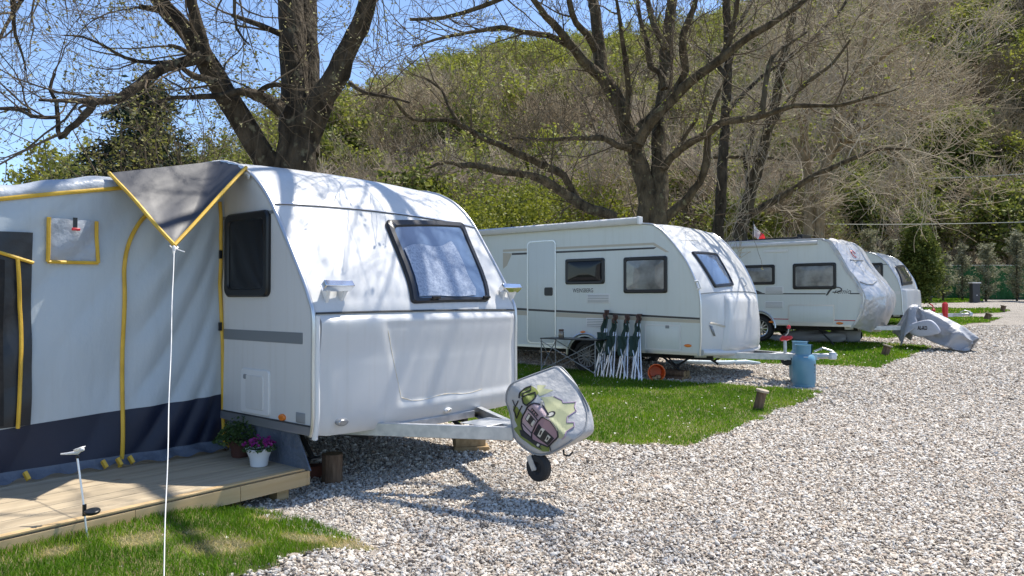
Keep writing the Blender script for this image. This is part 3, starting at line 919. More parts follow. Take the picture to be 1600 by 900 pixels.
        mb.tube([(L + .05, .03, z + .10), (L + .18, .03, z + .16), (L + .32, .03, z + .12), (L + .40, .03, z + .05)], .014, 8)
        part(mb, 'coupling', M[m], s.t)
        return s
    def jockey(s, x, y, zc, r, ztop, red=True):
        mb = MB(); mb.tube([(x, y, zc + r * .9), (x, y, ztop)], .026, 12)
        mb.tube([(x, y, ztop), (x, y, ztop + .03), (x + .05, y, ztop + .09), (x + .06, y, ztop + .16)], .010, 8)
        j = part(mb, 'jockey_leg', M['galv'], s.t)
        mb = MB(); R = Matrix.Rotation(pi / 2, 3, 'X')
        mb.lathe([(r * .5, -.035), (r * .85, -.035), (r, -.02), (r, .02), (r * .85, .035), (r * .5, .035), (r * .3, .02), (.001, .02)], (x + .03, y, zc), 24, R)
        part(mb, 'jockey_wheel', M['rubber'], j)
        mb = MB()
        for sg in (-1, 1):
            mb.box((x - .005, y + sg * .042, zc + r * .35), (.045, .005, r * 1.1), Matrix.Rotation(-.5, 3, 'Y')); mb.tube([(x + .03, y + sg * .04, zc), (x + .03, y + sg * .05, zc)], .014, 10)
        part(mb, 'fork', M['galv'], j)
        if red:
            mb = MB(); mb.tube([(x - .07, y, ztop - .03), (x - .03, y, ztop), (x + .03, y, ztop), (x + .09, y, ztop + .015), (x + .11, y, ztop + .02)], [.025, .045, .042, .032, .02], 10)
            part(mb, 'handle', M['red'], j)
            mb = MB(); mb.lathe([(.001, -.03), (.028, -.02), (.03, .01), (.02, .03), (.001, .035)], (x + .06, y, ztop + .18), 12)
            part(mb, 'knob', M['red'], j)

def text_part(txt, size, fn, m, parent, name='lettering', shear=0.0, sx=1.0, depth=.002, bold=0.0, spacing=1.0):
    """letters laid on a surface: fn(u, v, d) -> local point (u,v metres from the text's left baseline)"""
    cu = bpy.data.curves.new('lettering', 'FONT'); cu.body = txt; cu.size = size; cu.shear = shear
    cu.extrude = .0008; cu.offset = bold; cu.space_character = spacing; cu.resolution_u = 3
    ob = bpy.data.objects.new('tmp_text', cu); COL.objects.link(ob)
    dg = bpy.context.evaluated_depsgraph_get(); dg.update()
    me = bpy.data.meshes.new_from_object(ob.evaluated_get(dg))
    bpy.data.objects.remove(ob); bpy.data.curves.remove(cu)
    base = root_base(parent)
    for v in me.vertices:
        p = fn(v.co.x * sx, v.co.y, depth + v.co.z) - base
        v.co = p
    me.materials.clear(); me.materials.append(m); me.name = name
    o = bpy.data.objects.new(name, me); COL.objects.link(o); o.parent = parent
    return o

def add_blind_mat(name, c1, c2, sc, rough=.25, rib=0):
    m = mat(name, c1, rough, .0, col2=c2, scale=sc, detail=8, lo=.3, hi=.72, coat=.9)
    N = m.node_tree.nodes; N['Principled BSDF'].inputs['Coat Roughness'].default_value = .03
    return m
M['pane_blind'] = add_blind_mat('window with silver insulation blind', (.17, .21, .29), (.36, .41, .50), 55)
M['pane_side'] = add_blind_mat('side window with drawn blind', (.10, .105, .105), (.30, .315, .31), 4)
M['pane_sky'] = mat('tinted front window with painted sky reflection', (.10, .15, .24), .05, coat=1.0, spec=.8)  # blue base colour stands in for the sky reflected in the pane
M['pane_grey'] = mat('grey tinted window', (.06, .068, .075), .08, coat=.6)

# =========================== first caravan (large, left)
def build_c1():
    prof = [(-.03, .495), (0, .62), (.0, 1.0), (0, 1.36), (-.05, 1.50), (-.16, 1.685), (-.43, 2.075), (-.589, 2.286), (-.773, 2.452), (-.95, 2.553), (-1.15, 2.622), (-1.5, 2.665), (-3, 2.70), (-4.8, 2.66), (-5.3, 2.48), (-5.6, 2.1), (-5.75, 1.4), (-5.75, .5)]
    bl = [.04, .06, .07, .06, .06, .06, .06, .055, .05, .045, .04, .03, .03, .03, .05, .06, .06, .05]
    c = Caravan('caravan', 'nearest white caravan with tent awning on its side and large slanted front window', (-1.45, 5.4), 0, 2.3, prof, bl, 2.2, arch=(-3.3, .36, .34))
    t = c.t
    # lower moulded front panel
    zt, zb = 1.375, .50
    def fn(v, y):
        z = zb + (zt - zb) * v
        e = .022 * sstep(1.0, .94, v) ** .7 + .010
        q = abs(y / 1.09); e *= 1 - .6 * sstep(.95, 1.0, q)
        # recessed field on the right with a slanted left edge
        yl = -.62 + .42 * (1 - v) * .55
        inn = sstep(yl, yl + .09, y) * sstep(.14, .22, v - .05 * 0) * sstep(1.02, .88, v)
        e -= .016 * inn
        e += .016 * sstep(.6, .95, v) * sstep(1.0, .94, v)
        return c.surf(c.a_of_z(z), y, e)
    mb = MB(); mb.grid(fn, [i / 60 for i in range(61)], [-1.105 + 2.21 * i / 90 for i in range(91)])
    fp = part(mb, 'front_panel', M['white'], t, smooth=60)
    mb = MB(); pth = [(-.62 + .42 * (1 - v) * .55 + .07, v) for v in [.86 - .62 * i / 20 for i in range(21)]] + [(-.30 + .9 * i / 20, .205 - .012 * sin(i * .5)) for i in range(1, 21)]
    mb.tube([fn(v, y) - V((.0005, 0, 0)) for y, v in pth], [.0045 * (.6 + .5 * abs(sin(i * .8))) for i in range(len(pth))], 5)
    part(mb, 'grime_line', M['cream'], fp)
    # dirt line along the lower edge of the recess and drip stain along the bottom edge
    # dark seal under the upper shell, upper seam trim
    mb = MB(); mb.tube([c.surf(c.a_of_z(1.392), -1.13 + 2.26 * i / 20, .008) for i in range(21)], .009, 6)
    part(mb, 'seal', M['groove'], t)
    a1, _ = c.find(438, 319); a2, _ = c.find(752, 353)
    for off, mm, dz, rr in ((.004, 'trim', 0, .011), (.006, 'groove', -.55, .006)):
        mb = MB(); mb.tube([c.surf(a1 + (a2 - a1) * i / 20 + dz * .35, -1.14 + 2.28 * i / 20, off) for i in range(21)], rr, 6)
        part(mb, 'seam_trim', M[mm], t)
    # big front window
    cs = [c.find(*p) for p in ((642, 475), (763, 472), (722, 350), (599, 346))]
    f = c.patch(cs); w_, h_ = 1.02, .66
    wn = c.window(f, w_, h_, r=.05, fw=.055, depth=.035, pane='pane_sky', dims=(w_, h_), name='front_window')
    mb = MB()
    def bl_(u, v):
        x = .072 + (.80 - .10 * v ** 2 + .02 * sin(v * 9)) * .90 * u; y = .075 + .40 * v + .012 * sin(u * 7)
        return f(x / w_, y / h_, .040 + .003 * sin(u * 23 + v * 9) * sin(v * 17))
    mb.grid(bl_, [i / 40 for i in range(41)], [i / 24 for i in range(25)]); part(mb, 'blind', M['pane_blind'], wn, smooth=80)
    for u in (.25, .92):
        mb = MB(); mb.tube([f(u - .04, .06, .05), f(u, .065, .06), f(u + .05, .06, .05)], .012, 6)
        part(mb, 'latch', M['black'], wn)
    # chrome grab handles on white brackets
    for (px, py) in ((517, 453), (787, 455)):
        a, y = c.find(px, py)
        p = c.surf(a, y, .0); R = Matrix.Rotation(radians(-38), 3, 'Y')
        mb = MB()
        for s_ in (-1, 1):
            mb.add([p + V((-.03, s_ * .065 + q, -.0)) for q in (-.012, .012)] + [p + V((.10, s_ * .085 + q, .03)) for q in (-.02, .02)] + [p + V((.03, s_ * .06 + q, -.13)) for q in (-.012, .012)],
                   [(0, 1, 3, 2), (2, 3, 5, 4), (0, 2, 4), (1, 5, 3), (0, 4, 5, 1)])
        b_ = part(mb, 'bracket', M['white_trim'], t, bevel=.004)
        mb = MB(); mb.box(p + V((.085, 0, .030)), (.075, .26, .055), R)
        part(mb, 'grab_handle', M['chrome'], b_, bevel=.006)
    # oval lamps on front panel
    for (px, py, w_, h_, m2) in ((529, 657, .105, .05, 'grey_trim'), (695, 637, .085, .035, 'white_trim')):
        a, y = c.find(px, py); z0 = c.surf(a, y).z; a = c.a_of_z(z0)
        for k, mm, nm in ((1, m2, 'lamp_bezel'), (.75, 'alloy', 'front_lamp')):
            mb = MB(); L = []
            for q, d in ((1, .030), (1, .050 + .004 * (k < 1)), (.8, .056 + .004 * (k < 1))):
                L.append([c.surf(c.a_of_z(z0 + h_ / 2 * k * q * sin(an)), y + w_ / 2 * k * q * cos(an), d) for an in [2 * pi * i / 24 for i in range(24)]])
            mb.loops(L); part(mb, nm, M[mm], t)
    # side fittings
    c.side_window(355, 332, 423, 464, r=.06, fw=.055, depth=.035, pane='pane_dark')
    x0, z0 = c.near(346, 334); x1, z1 = c.near(431, 321)
    c.stripe('seam_trim', [(-1.45, 2.165), (-.50, 2.165), (-.50, 2.19), (-1.45, 2.19)], 'stripe_grey', .008)
    xa, za = c.near(352, 517); xb, zb2 = c.near(473, 541); zc_ = c.near(473, 520)[1]
    c.stripe('stripe', [(xa - .5, zc_ - .085), (xb, zc_ - .085), (xb, zc_), (xa - .5, zc_)], 'stripe_grey')
    c.rect('hatch', 378, 577, 422, 647, 'white_trim', .014, .03); c.rect('hatch_recess', 386, 586, 414, 640, 'white_side', .019, .02)
    h = c.rect('hatch_lock', 383, 584, 388, 592, 'grey_trim', .022, .008)
    c.marker(442, 652, .085, .055); c.rect('square_vent', 463, 645, 477, 661, 'grey_trim', .008, .004)
    c.stripe('sill_rail', [(-5.6, .50), (-.03, .50), (-.03, .56), (-5.6, .56)], 'trim', .010)
    c.stripe('sill_groove', [(-5.6, .562), (-.03, .562), (-.03, .572), (-5.6, .572)], 'groove', .011)
    # light corner moulding beside the near edge
    mb = MB(); zz = [.47 + .9 * i / 12 for i in range(13)]
    mb.tube([c.surf(c.a_of_z(max(z, .5)), -1.128, .012) if z >= .5 else V((-.01, -1.128, z)) for z in zz], .022, 8)
    part(mb, 'corner_moulding', M['white_trim'], t)
    # skirt panel below the sill
    xs = [c.near(*p, ) for p in ((360, 664), (452, 687), (476, 731), (372, 712))]
    mb = MB(); mb.prism([(-1.2, .50), (-.23, .50), (-.06, .235), (-1.2, .235)], lambda a, b, d: V((a, -1.12 - d, b)), 0, .012)
    part(mb, 'skirt_panel', M['flap_cloth'], t)
    c.wheel(-3.3, .34, .31)
    c.drawbar(.475, 1.10)
    # raised jockey wheel
    c.jockey(1.235, -.10, .275, .10, .60, red=False)
    # corner steadies
    for sg in (-1, 1):
        mb = MB(); mb.tube([(-.75, sg * .80, .46), (-.42, sg * .86, .24)], .022, 6); mb.box((-.42, sg * .86, .235), (.10, .09, .012))
        part(mb, 'steady', M['dark_metal'], t)
    return c
C1 = build_c1()

# =========================== second caravan (brand lettering on side)
def build_c2():
    fr = Frame(0, 0, 0, 0)
    P2 = (2.99, 11.8); W = 2.3; z0 = .10
    tmp = V((P2[0], P2[1], 0)) + U * (W / 2); F = Frame(tmp.x, tmp.y, z0, TH)
    q = lambda px, py: F.on_y(px, py, -W / 2)
    pts = [(1093, 556), (1095, 533), (1095, 500), (1094, 467), (1088, 443), (1073, 410), (1057, 387), (1040, 367), (1027, 356), (1006, 350)]
    pr = [q(*p) for p in pts]
    zr = pr[-1][1]
    prof = pr + [(-2.2, zr + .03), (-4.5, zr + .01), (-5.7, zr - .05), (-6.0, zr - .4), (-6.1, 1.5), (-6.1, pr[0][1])]
    bl = [.24, .26, .26, .22, .16, .10, .08, .06, .05, .04, .03, .03, .04, .06, .08, .08]
    ax, az = q(914, 557)
    c = Caravan('caravan', 'second caravan, white with dark and beige stripes, with folded chairs leaning on its side', P2, z0, W, prof, bl, 2.6, arch=(ax, .36, az), side='mint_side')
    t = c.t
    # stripes
    def band(name, P, m, d=.003): c.stripe(name, [c.near(*p) for p in P], m, d)
    z_s = lambda x, za, zb_: za
    band('stripe', [(808, 481), (1094, 496.5), (1094, 499.5), (808, 484.5)], 'stripe_dark')
    band('stripe', [(808, 485), (1094, 500), (1094, 505), (808, 492)], 'stripe_beige')
    band('stripe', [(800, 395.5), (1026, 386), (1022, 389), (800, 398.5)], 'stripe_dark')
    band('stripe', [(786, 390), (1012, 379.5), (1022, 379), (1046, 394), (1040, 394), (1020, 382.6), (786, 393.5)], 'stripe_beige')
    band('stripe', [(786, 395), (800, 396), (792, 415), (786, 420)], 'stripe_beige')
    # door outline
    c.rect('door', 824, 376, 869, 537, 'mint_side', .006, .08)
    c.rect('door_seal', 824, 376, 869, 537, 'trim', .012, .08, ring=.022)
    c.rect('door_handle', 851, 449, 864, 462, 'black', .02, .03)
    band('stripe', [(826, 482.3), (867, 484.6), (867, 487.8), (826, 485.5)], 'stripe_dark', .009)
    c.side_window(884, 404, 945, 444, r=.04, fw=.045, pane='pane_dark'); c.side_window(975, 401, 1043, 458, r=.04, fw=.05, pane='pane_side')
    c.vent(917, 459, 953, 474); c.vent(916, 497, 948, 512)
    c.rect('locker_door', 1008, 507, 1064, 547, 'mint_side', .008, .03); c.rect('locker_seal', 1008, 507, 1064, 547, 'white_trim', .013, .03, ring=.02)
    c.rect('locker_lock', 1040, 508, 1046, 513, 'grey_trim', .016, .005)
    c.marker(1075, 540, .13, .05); c.marker(911, 519, .11, .055)
    # wheel arch ring
    mb = MB(); mb.tube([(ax + .39 * cos(a), -c.h - .004, az + .02 + .39 * sin(a)) for a in [pi * i / 16 for i in range(17)]], .022, 6)
    part(mb, 'arch_trim', M['trim'], t)
    x0 = c.near(895, 457); x1 = c.near(930, 457)
    text_part('WEINSBERG', .105, lambda u, v, d: V((x0[0] + u, -c.h - d, x0[1] + v)), M['stripe_dark'], t, sx=(x1[0] - x0[0]) / .62, bold=.0005)
    # roof awning box
    xa, za = c.near(766, 360); xb, zb = c.near(1003, 347)
    mb = MB(); mb.prism([(-.02, 0), (-.13, .0), (-.15, .03), (-.15, .10), (-.11, .125), (-.02, .125)], lambda a, b, d: V((d, -c.h + .03 + a + .02, za - .10 + b)), xa - .6, xb - .02)
    a_ = part(mb, 'awning_case', M['white'], t, bevel=.006)
    mb = MB(); mb.box((xb - .01, -c.h - .055, za - .04), (.04, .14, .135)); part(mb, 'end_cap', M['white_trim'], a_, bevel=.012)
    # front seams: upper / lower seal and wing lines
    zsm = c.near(1094, 459)[1]
    mb = MB(); mb.tube([c.surf(c.a_of_z(zsm), -1.13 + 2.26 * i / 20, .003) for i in range(21)], .008, 6); part(mb, 'seal', M['stripe_grey'], t)
    # raised centre moulding
    def fc(v, y):
        z = c.pz[0] + .06 + (zsm - c.pz[0] - .10) * v
        k = .05 * sstep(0, .06, v) * sstep(1.0, .92, v)
        w = .62 + .14 * (1 - v)
        return c.surf(c.a_of_z(z), y * w, k * sstep(1.0, .93, abs(y)) + .002)
    mb = MB(); mb.grid(fc, [i / 24 for i in range(25)], [-1 + 2 * i / 40 for i in range(41)]); part(mb, 'front_panel', M['white'], t, smooth=60)
    # flash and fog lamp on the near wing
    for P, m in (([(1107, 505), (1110, 503), (1146, 513), (1140, 514)], 'stripe_beige'), ([(1107, 508), (1112, 510), (1117, 525), (1114, 525)], 'stripe_grey')):
        cs = [c.find(*p, c.n * .3) for p in P]; f = c.patch(cs); mb = MB()
        mb.grid(lambda u, v: f(u, v, .014), [i / 8 for i in range(9)], [0, .5, 1]); part(mb, 'trim_flash', M[m], t, thick=.004)
    # bumper lip
    mb = MB(); mb.tube([c.surf(c.a_of_z(c.pz[0] + .055), -1.12 + 2.24 * i / 20, .01) for i in range(21)], .05, 10); part(mb, 'bumper', M['white'], t)
    # front window
    cs = [c.find(*p) for p in ((1116, 450), (1145, 447), (1118, 397), (1079, 394))]
    f = c.patch(cs); w_, h_ = 1.2, .72
    wn = c.window(f, w_, h_, r=.05, fw=.06, depth=.035, pane='pane_sky', dims=(w_, h_), name='front_window')
    # lettering on front top
    a, y = c.find(1064, 376)
    g = lambda u, v, d: c.surf(a + v * 5.0, y + u, .004)
    text_part('WEINSBERG', .13, g, M['stripe_grey'], t, sx=.85)
    # grab handles
    for (px, py) in ((1088, 447), (1159, 442)):
        a, y = c.find(px, py); mb = MB()
        mb.tube([c.surf(a - 2, y, .0), c.surf(a - 1.5, y, .06), c.surf(a + 1.5, y, .06), c.surf(a + 2, y, 0)], .018, 8)
        part(mb, 'grab_handle', M['white_trim'], t)
    c.wheel(ax, az, .305, 'steelrim', spokes=16)
    zd = c.pz[0] - .03
    c.drawbar(zd, 1.35); c.jockey(.98, -.09, zd - .04, .10, zd + .30)
    for sg in (-1, 1):
        mb = MB(); mb.tube([(-.95, sg * .75, zd), (-.55, sg * .75, .2)], .018, 6); mb.tube([(-.30, sg * .75, zd), (-.62, sg * .75, .26)], .018, 6)
        mb.tube([(-.95, sg * .55, zd), (-.55, sg * .75, .2)], .014, 6)
        part(mb, 'steady', M['dark_metal'], t)
    c.stripe('sill_rail', [(-6.05, c.pz[0] + .002), (ax - .40, c.pz[0] + .002), (ax - .40, c.pz[0] + .045), (-6.05, c.pz[0] + .045)], 'trim', .008)
    c.stripe('sill_rail', [(ax + .40, c.pz[0] + .002), (-.03, c.pz[0] + .002), (-.03, c.pz[0] + .045), (ax + .40, c.pz[0] + .045)], 'trim', .008)
    return c
C2 = build_c2()

# =========================== third caravan
def build_c3():
    P3 = (7.85, 17.0); W = 2.3; z0 = zg(7.3, 18) - .02
    tmp = V((P3[0], P3[1], 0)) + U * (W / 2); F = Frame(tmp.x, tmp.y, z0, TH)
    q = lambda px, py: F.on_y(px, py, -W / 2)
    pts = [(1332, 511), (1340, 497), (1347, 480), (1349, 463), (1343, 449), (1332, 432), (1323, 418), (1306, 389), (1298, 380), (1288, 375.5), (1275, 374)]
    pr = [q(*p) for p in pts]; zr = pr[-1][1]
    prof = pr + [(-2.4, zr + .03), (-4.7, zr + .01), (-5.8, zr - .05), (-6.2, zr - .4), (-6.3, 1.5), (-6.3, pr[0][1])]
    bl = [.25, .28, .30, .28, .22, .18, .14, .10, .07, .05, .04, .03, .03, .04, .06, .08, .08]
    ax, az = q(1186, 513)
    c = Caravan('caravan', 'third caravan in the row with red flash, cursive lettering and silver sheet over its front', P3, z0, W, prof, bl, 2.6, arch=(ax, .38, az), side='mint_side')
    t = c.t
    def band(name, P, m, d=.003): c.stripe(name, [c.near(*p) for p in P], m, d)
    band('stripe', [(1180, 458), (1290, 458.2), (1290, 460), (1180, 459.8)], 'stripe_dark'); band('stripe', [(1328, 457.8), (1344, 457.8), (1344, 459.6), (1328, 459.6)], 'stripe_dark')
    band('stripe', [(1204, 497.5), (1340, 500.5), (1339, 501.8), (1204, 498.8)], 'stripe_red')
    band('flash', [(1153, 425), (1164, 425), (1164, 440), (1157, 440)], 'stripe_red'); band('flash', [(1160, 445), (1172, 445), (1176, 451), (1163, 451)], 'stripe_red')
    band('flash', [(1164, 452), (1176, 451), (1192, 457.6), (1180, 458)], 'stripe_dark')
    c.side_window(1162, 414, 1211, 445, r=.05, fw=.06, pane='pane_side'); c.side_window(1239, 411, 1307, 452, r=.05, fw=.06, pane='pane_side')
    c.vent(1195, 448, 1224, 459); c.vent(1195, 471, 1224, 482)
    c.rect('locker_door', 1232, 476, 1304, 505, 'mint_side', .008, .03); c.rect('locker_seal', 1232, 476, 1304, 505, 'trim', .012, .03, ring=.022)
    c.marker(1206, 503, .15, .055); c.marker(1312, 505, .16, .06)
    c.rect('step_light', 1193, 390.5, 1231, 394.5, 'white_trim', .02, .02)
    mb = MB(); mb.tube([(ax + .41 * cos(a), -c.h - .004, az + .02 + .41 * sin(a)) for a in [pi * i / 16 for i in range(17)]], .024, 6)
    part(mb, 'arch_trim', M['trim'], t)
    x0 = c.near(1303, 459); x1 = c.near(1326, 459); sc = x1[0] - x0[0]
    text_part('remio', .17, lambda u, v, d: V((x0[0] + u, -c.h - d, x0[1] + v)), M['stripe_dark'], t, shear=.35, sx=sc / .36, bold=.0)
    # the large swash P
    mb = MB(); b0 = c.near(1291.5, 461)
    sw = [c.near(*p) for p in ((1291.5, 461), (1296, 455.5), (1300, 451.5), (1305, 449), (1311, 449.2), (1315, 451.5), (1313, 455), (1307, 456.6), (1301, 456.4))]
    mb.tube([V((a, -c.h - .003, b)) for a, b in catmull(sw, 4)], [.022] * 8 + [.014] * 25 if False else .013, 6)
    sw2 = [c.near(*p) for p in ((1299, 451), (1296, 455), (1293, 459.5), (1291, 461.5))]
    mb.tube([V((a, -c.h - .003, b)) for a, b in sw2], [.010, .022, .020, .008], 6)
    part(mb, 'lettering', M['stripe_dark'], t)
    # awning rail and roof box
    xa, za = c.near(1135, 384); xb, zb = c.near(1288, 377)
    mb = MB(); mb.tube([(xa - 1, -c.h - .02, zb - .02), (xb - .15, -c.h - .02, zb - .02)], .055, 10); part(mb, 'awning_case', M['white'], t, smooth=60)
    mb = MB(); mb.box((-3.0, .2, zr + .11), (2.9, .9, .10)); mb.box((-1.60, .35, zr + .12), (.14, .7, .25))
    part(mb, 'solar_panel', M['black'], t, bevel=.01)
    mb = MB(); mb.lathe([(.001, .06), (.09, .04), (.1, 0), (.1, -.02)], (-1.9, .0, zr + .09), 16); part(mb, 'roof_vent', M['white_trim'], t)
    c.wheel(ax, az, .32, 'alloy', spokes=12)
    zd = c.pz[0] - .04
    c.drawbar(zd, 1.30)
    for sg in (-1, 1):
        mb = MB(); mb.tube([(-.95, sg * .75, zd), (-.55, sg * .75, .05)], .02, 6); mb.box((-.55, sg * .75, .02), (.12, .1, .03))
        part(mb, 'steady', M['dark_metal'], t)
    c.stripe('sill_rail', [(ax + .42, c.pz[0] + .002), (-.03, c.pz[0] + .002), (-.03, c.pz[0] + .045), (ax + .42, c.pz[0] + .045)], 'trim', .008)
    # silver sheet draped over the front: a thing of its own
    a_top, a_bot = c.find(1288, 375.5)[0] - .5, .35
    rg = random.Random(4)
    def fs(u, y):
        a = a_bot + (a_top - a_bot) * u
        yy = y * (c.h + .004)
        k = .035 + .014 * sin(yy * 13 + 5 * u) * sin(u * 11 + yy * 3) + .007 * sin(u * 31 + 2 * sin(yy * 7)) + .009 * abs(sin(yy * 8 + 2.2 * sin(u * 5 + yy * 3))) * sin(pi * u)
        if u < .03: k += .01
        return c.surf(a, yy, k)
    mb = MB(); mb.grid(fs, [i / 60 for i in range(61)], [-1 + 2 * i / 60 for i in range(61)])
    mb.grid(lambda u, w: V((fs(u, -1).x - w * .26 * (1 - .55 * abs(2 * u - 1)), -c.h - .012 - .006 * sin(u * 40), fs(u, -1).z)) if False else fs(u, -1) + V((-w * .09, -.012 - .004 * sin(u * 35), -w * .03)), [i / 60 for i in range(61)], [0, .5, 1])
    sh = single(mb, 'front_cover', M['silver_cloth'], 'crinkled silver protective sheet strapped over the front of the third caravan', 'cover', c.fr, (0, 0, 1.4), smooth=70)
    def line(name, pts, r, m):
        mb = MB(); mb.tube([c.surf(*c.find(*p), .055) for p in pts], r, 6); part(mb, name, M[m], sh)
    line('strap', [(1325, 408), (1335, 408.5), (1345, 409)], .014, 'stripe_grey'); line('strap', [(1340, 442), (1350, 446), (1360, 446), (1366, 441)], .014, 'stripe_grey')
    cx = c.find(1331, 398); mb = MB()
    mb.tube([c.surf(cx[0] + 1.4 * sin(an), cx[1] + .11 * cos(an), .05) for an in [2 * pi * i / 10 for i in range(9)]], .010, 6); part(mb, 'emblem', M['stripe_red'], sh)
    return c
C3 = build_c3()

# =========================== fourth caravan
def build_c4():
    P4 = (12.1, 23.0); W = 2.3; z0 = zg(11.5, 24) - .02
    tmp = V((P4[0], P4[1], 0)) + U * (W / 2); F = Frame(tmp.x, tmp.y, z0, TH)
    q = lambda px, py: F.on_y(px, py, -W / 2)
    pts = [(1411, 492), (1410, 483), (1409, 465), (1407, 451), (1402, 436), (1396, 426), (1389, 416), (1380, 406), (1371, 399.5), (1362, 396), (1350, 394.5)]
    pr = [q(*p) for p in pts]; zr = pr[-1][1]
    prof = pr + [(-2.3, zr + .02), (-4.7, zr), (-5.6, zr - .1), (-6.0, zr - .5), (-6.1, 1.4), (-6.1, pr[0][1])]
    bl = [.06, .08, .08, .08, .08, .07, .06, .05, .05, .04, .04, .03, .03, .04, .06, .08, .08]
    c = Caravan('caravan', 'farthest caravan, rounded and plain white, half hidden behind the third one', P4, z0, W, prof, bl, 2.4, arch=(-3.2, .37, .36), side='mint_side')
    t = c.t
    c.side_window(1340, 411, 1380, 445, r=.06, fw=.06, pane='pane_grey')
    cs = [c.find(*p) for p in ((1408.5, 447), (1425, 444), (1411, 415), (1397, 416))]
    f = c.patch(cs); c.window(f, 1.3, .75, r=.06, fw=.07, depth=.035, pane='pane_grey', dims=(1.3, .75), name='front_window')
    z1 = c.near(1407, 450)[1]
    def fc(v, y):
        z = c.pz[0] + .02 + (z1 - c.pz[0] - .05) * v
        return c.surf(c.a_of_z(z), y * 1.10, .09 * sstep(0, .1, v) * sstep(1.02, .93, v) * sstep(1.0, .94, abs(y)) + .003)
    mb = MB(); mb.grid(fc, [i / 24 for i in range(25)], [-1 + 2 * i / 40 for i in range(41)]); part(mb, 'front_panel', M['white'], t, smooth=60)
    c.stripe('seam_trim', [c.near(*p) for p in ((1350, 412.8), (1389, 412.8), (1389, 414), (1350, 414))], 'stripe_grey', .006)
    c.stripe('stripe', [c.near(*p) for p in ((1340, 455), (1407, 455), (1407, 460), (1340, 460))], 'white_trim', .003)
    c.marker(1385, 487, .15, .06)
    c.wheel(-3.2, .34, .31); zd = c.pz[0] - .02
    c.drawbar(zd, 1.35)
    mb = MB(); mb.tube([(1.02, -.1, zd - .12), (1.02, -.1, zd - .08), (1.02, -.1, zd + .36), (1.02, -.1, zd + .42)], [.06, .085, .085, .04], 12)
    part(mb, 'jockey_post', M['red'], t)
    mb = MB(); mb.tube([(.70, -.1, zd), (.70, -.1, zd + .22), (.68, -.1, zd + .3), (.6, -.1, zd + .36)], .02, 8); mb.lathe([(.001, -.06), (.06, -.03), (.06, .03), (.001, .06)], (.70, -.1, zd + .16), 12)
    part(mb, 'crank', M['red'], t)
    return c
C4 = build_c4()
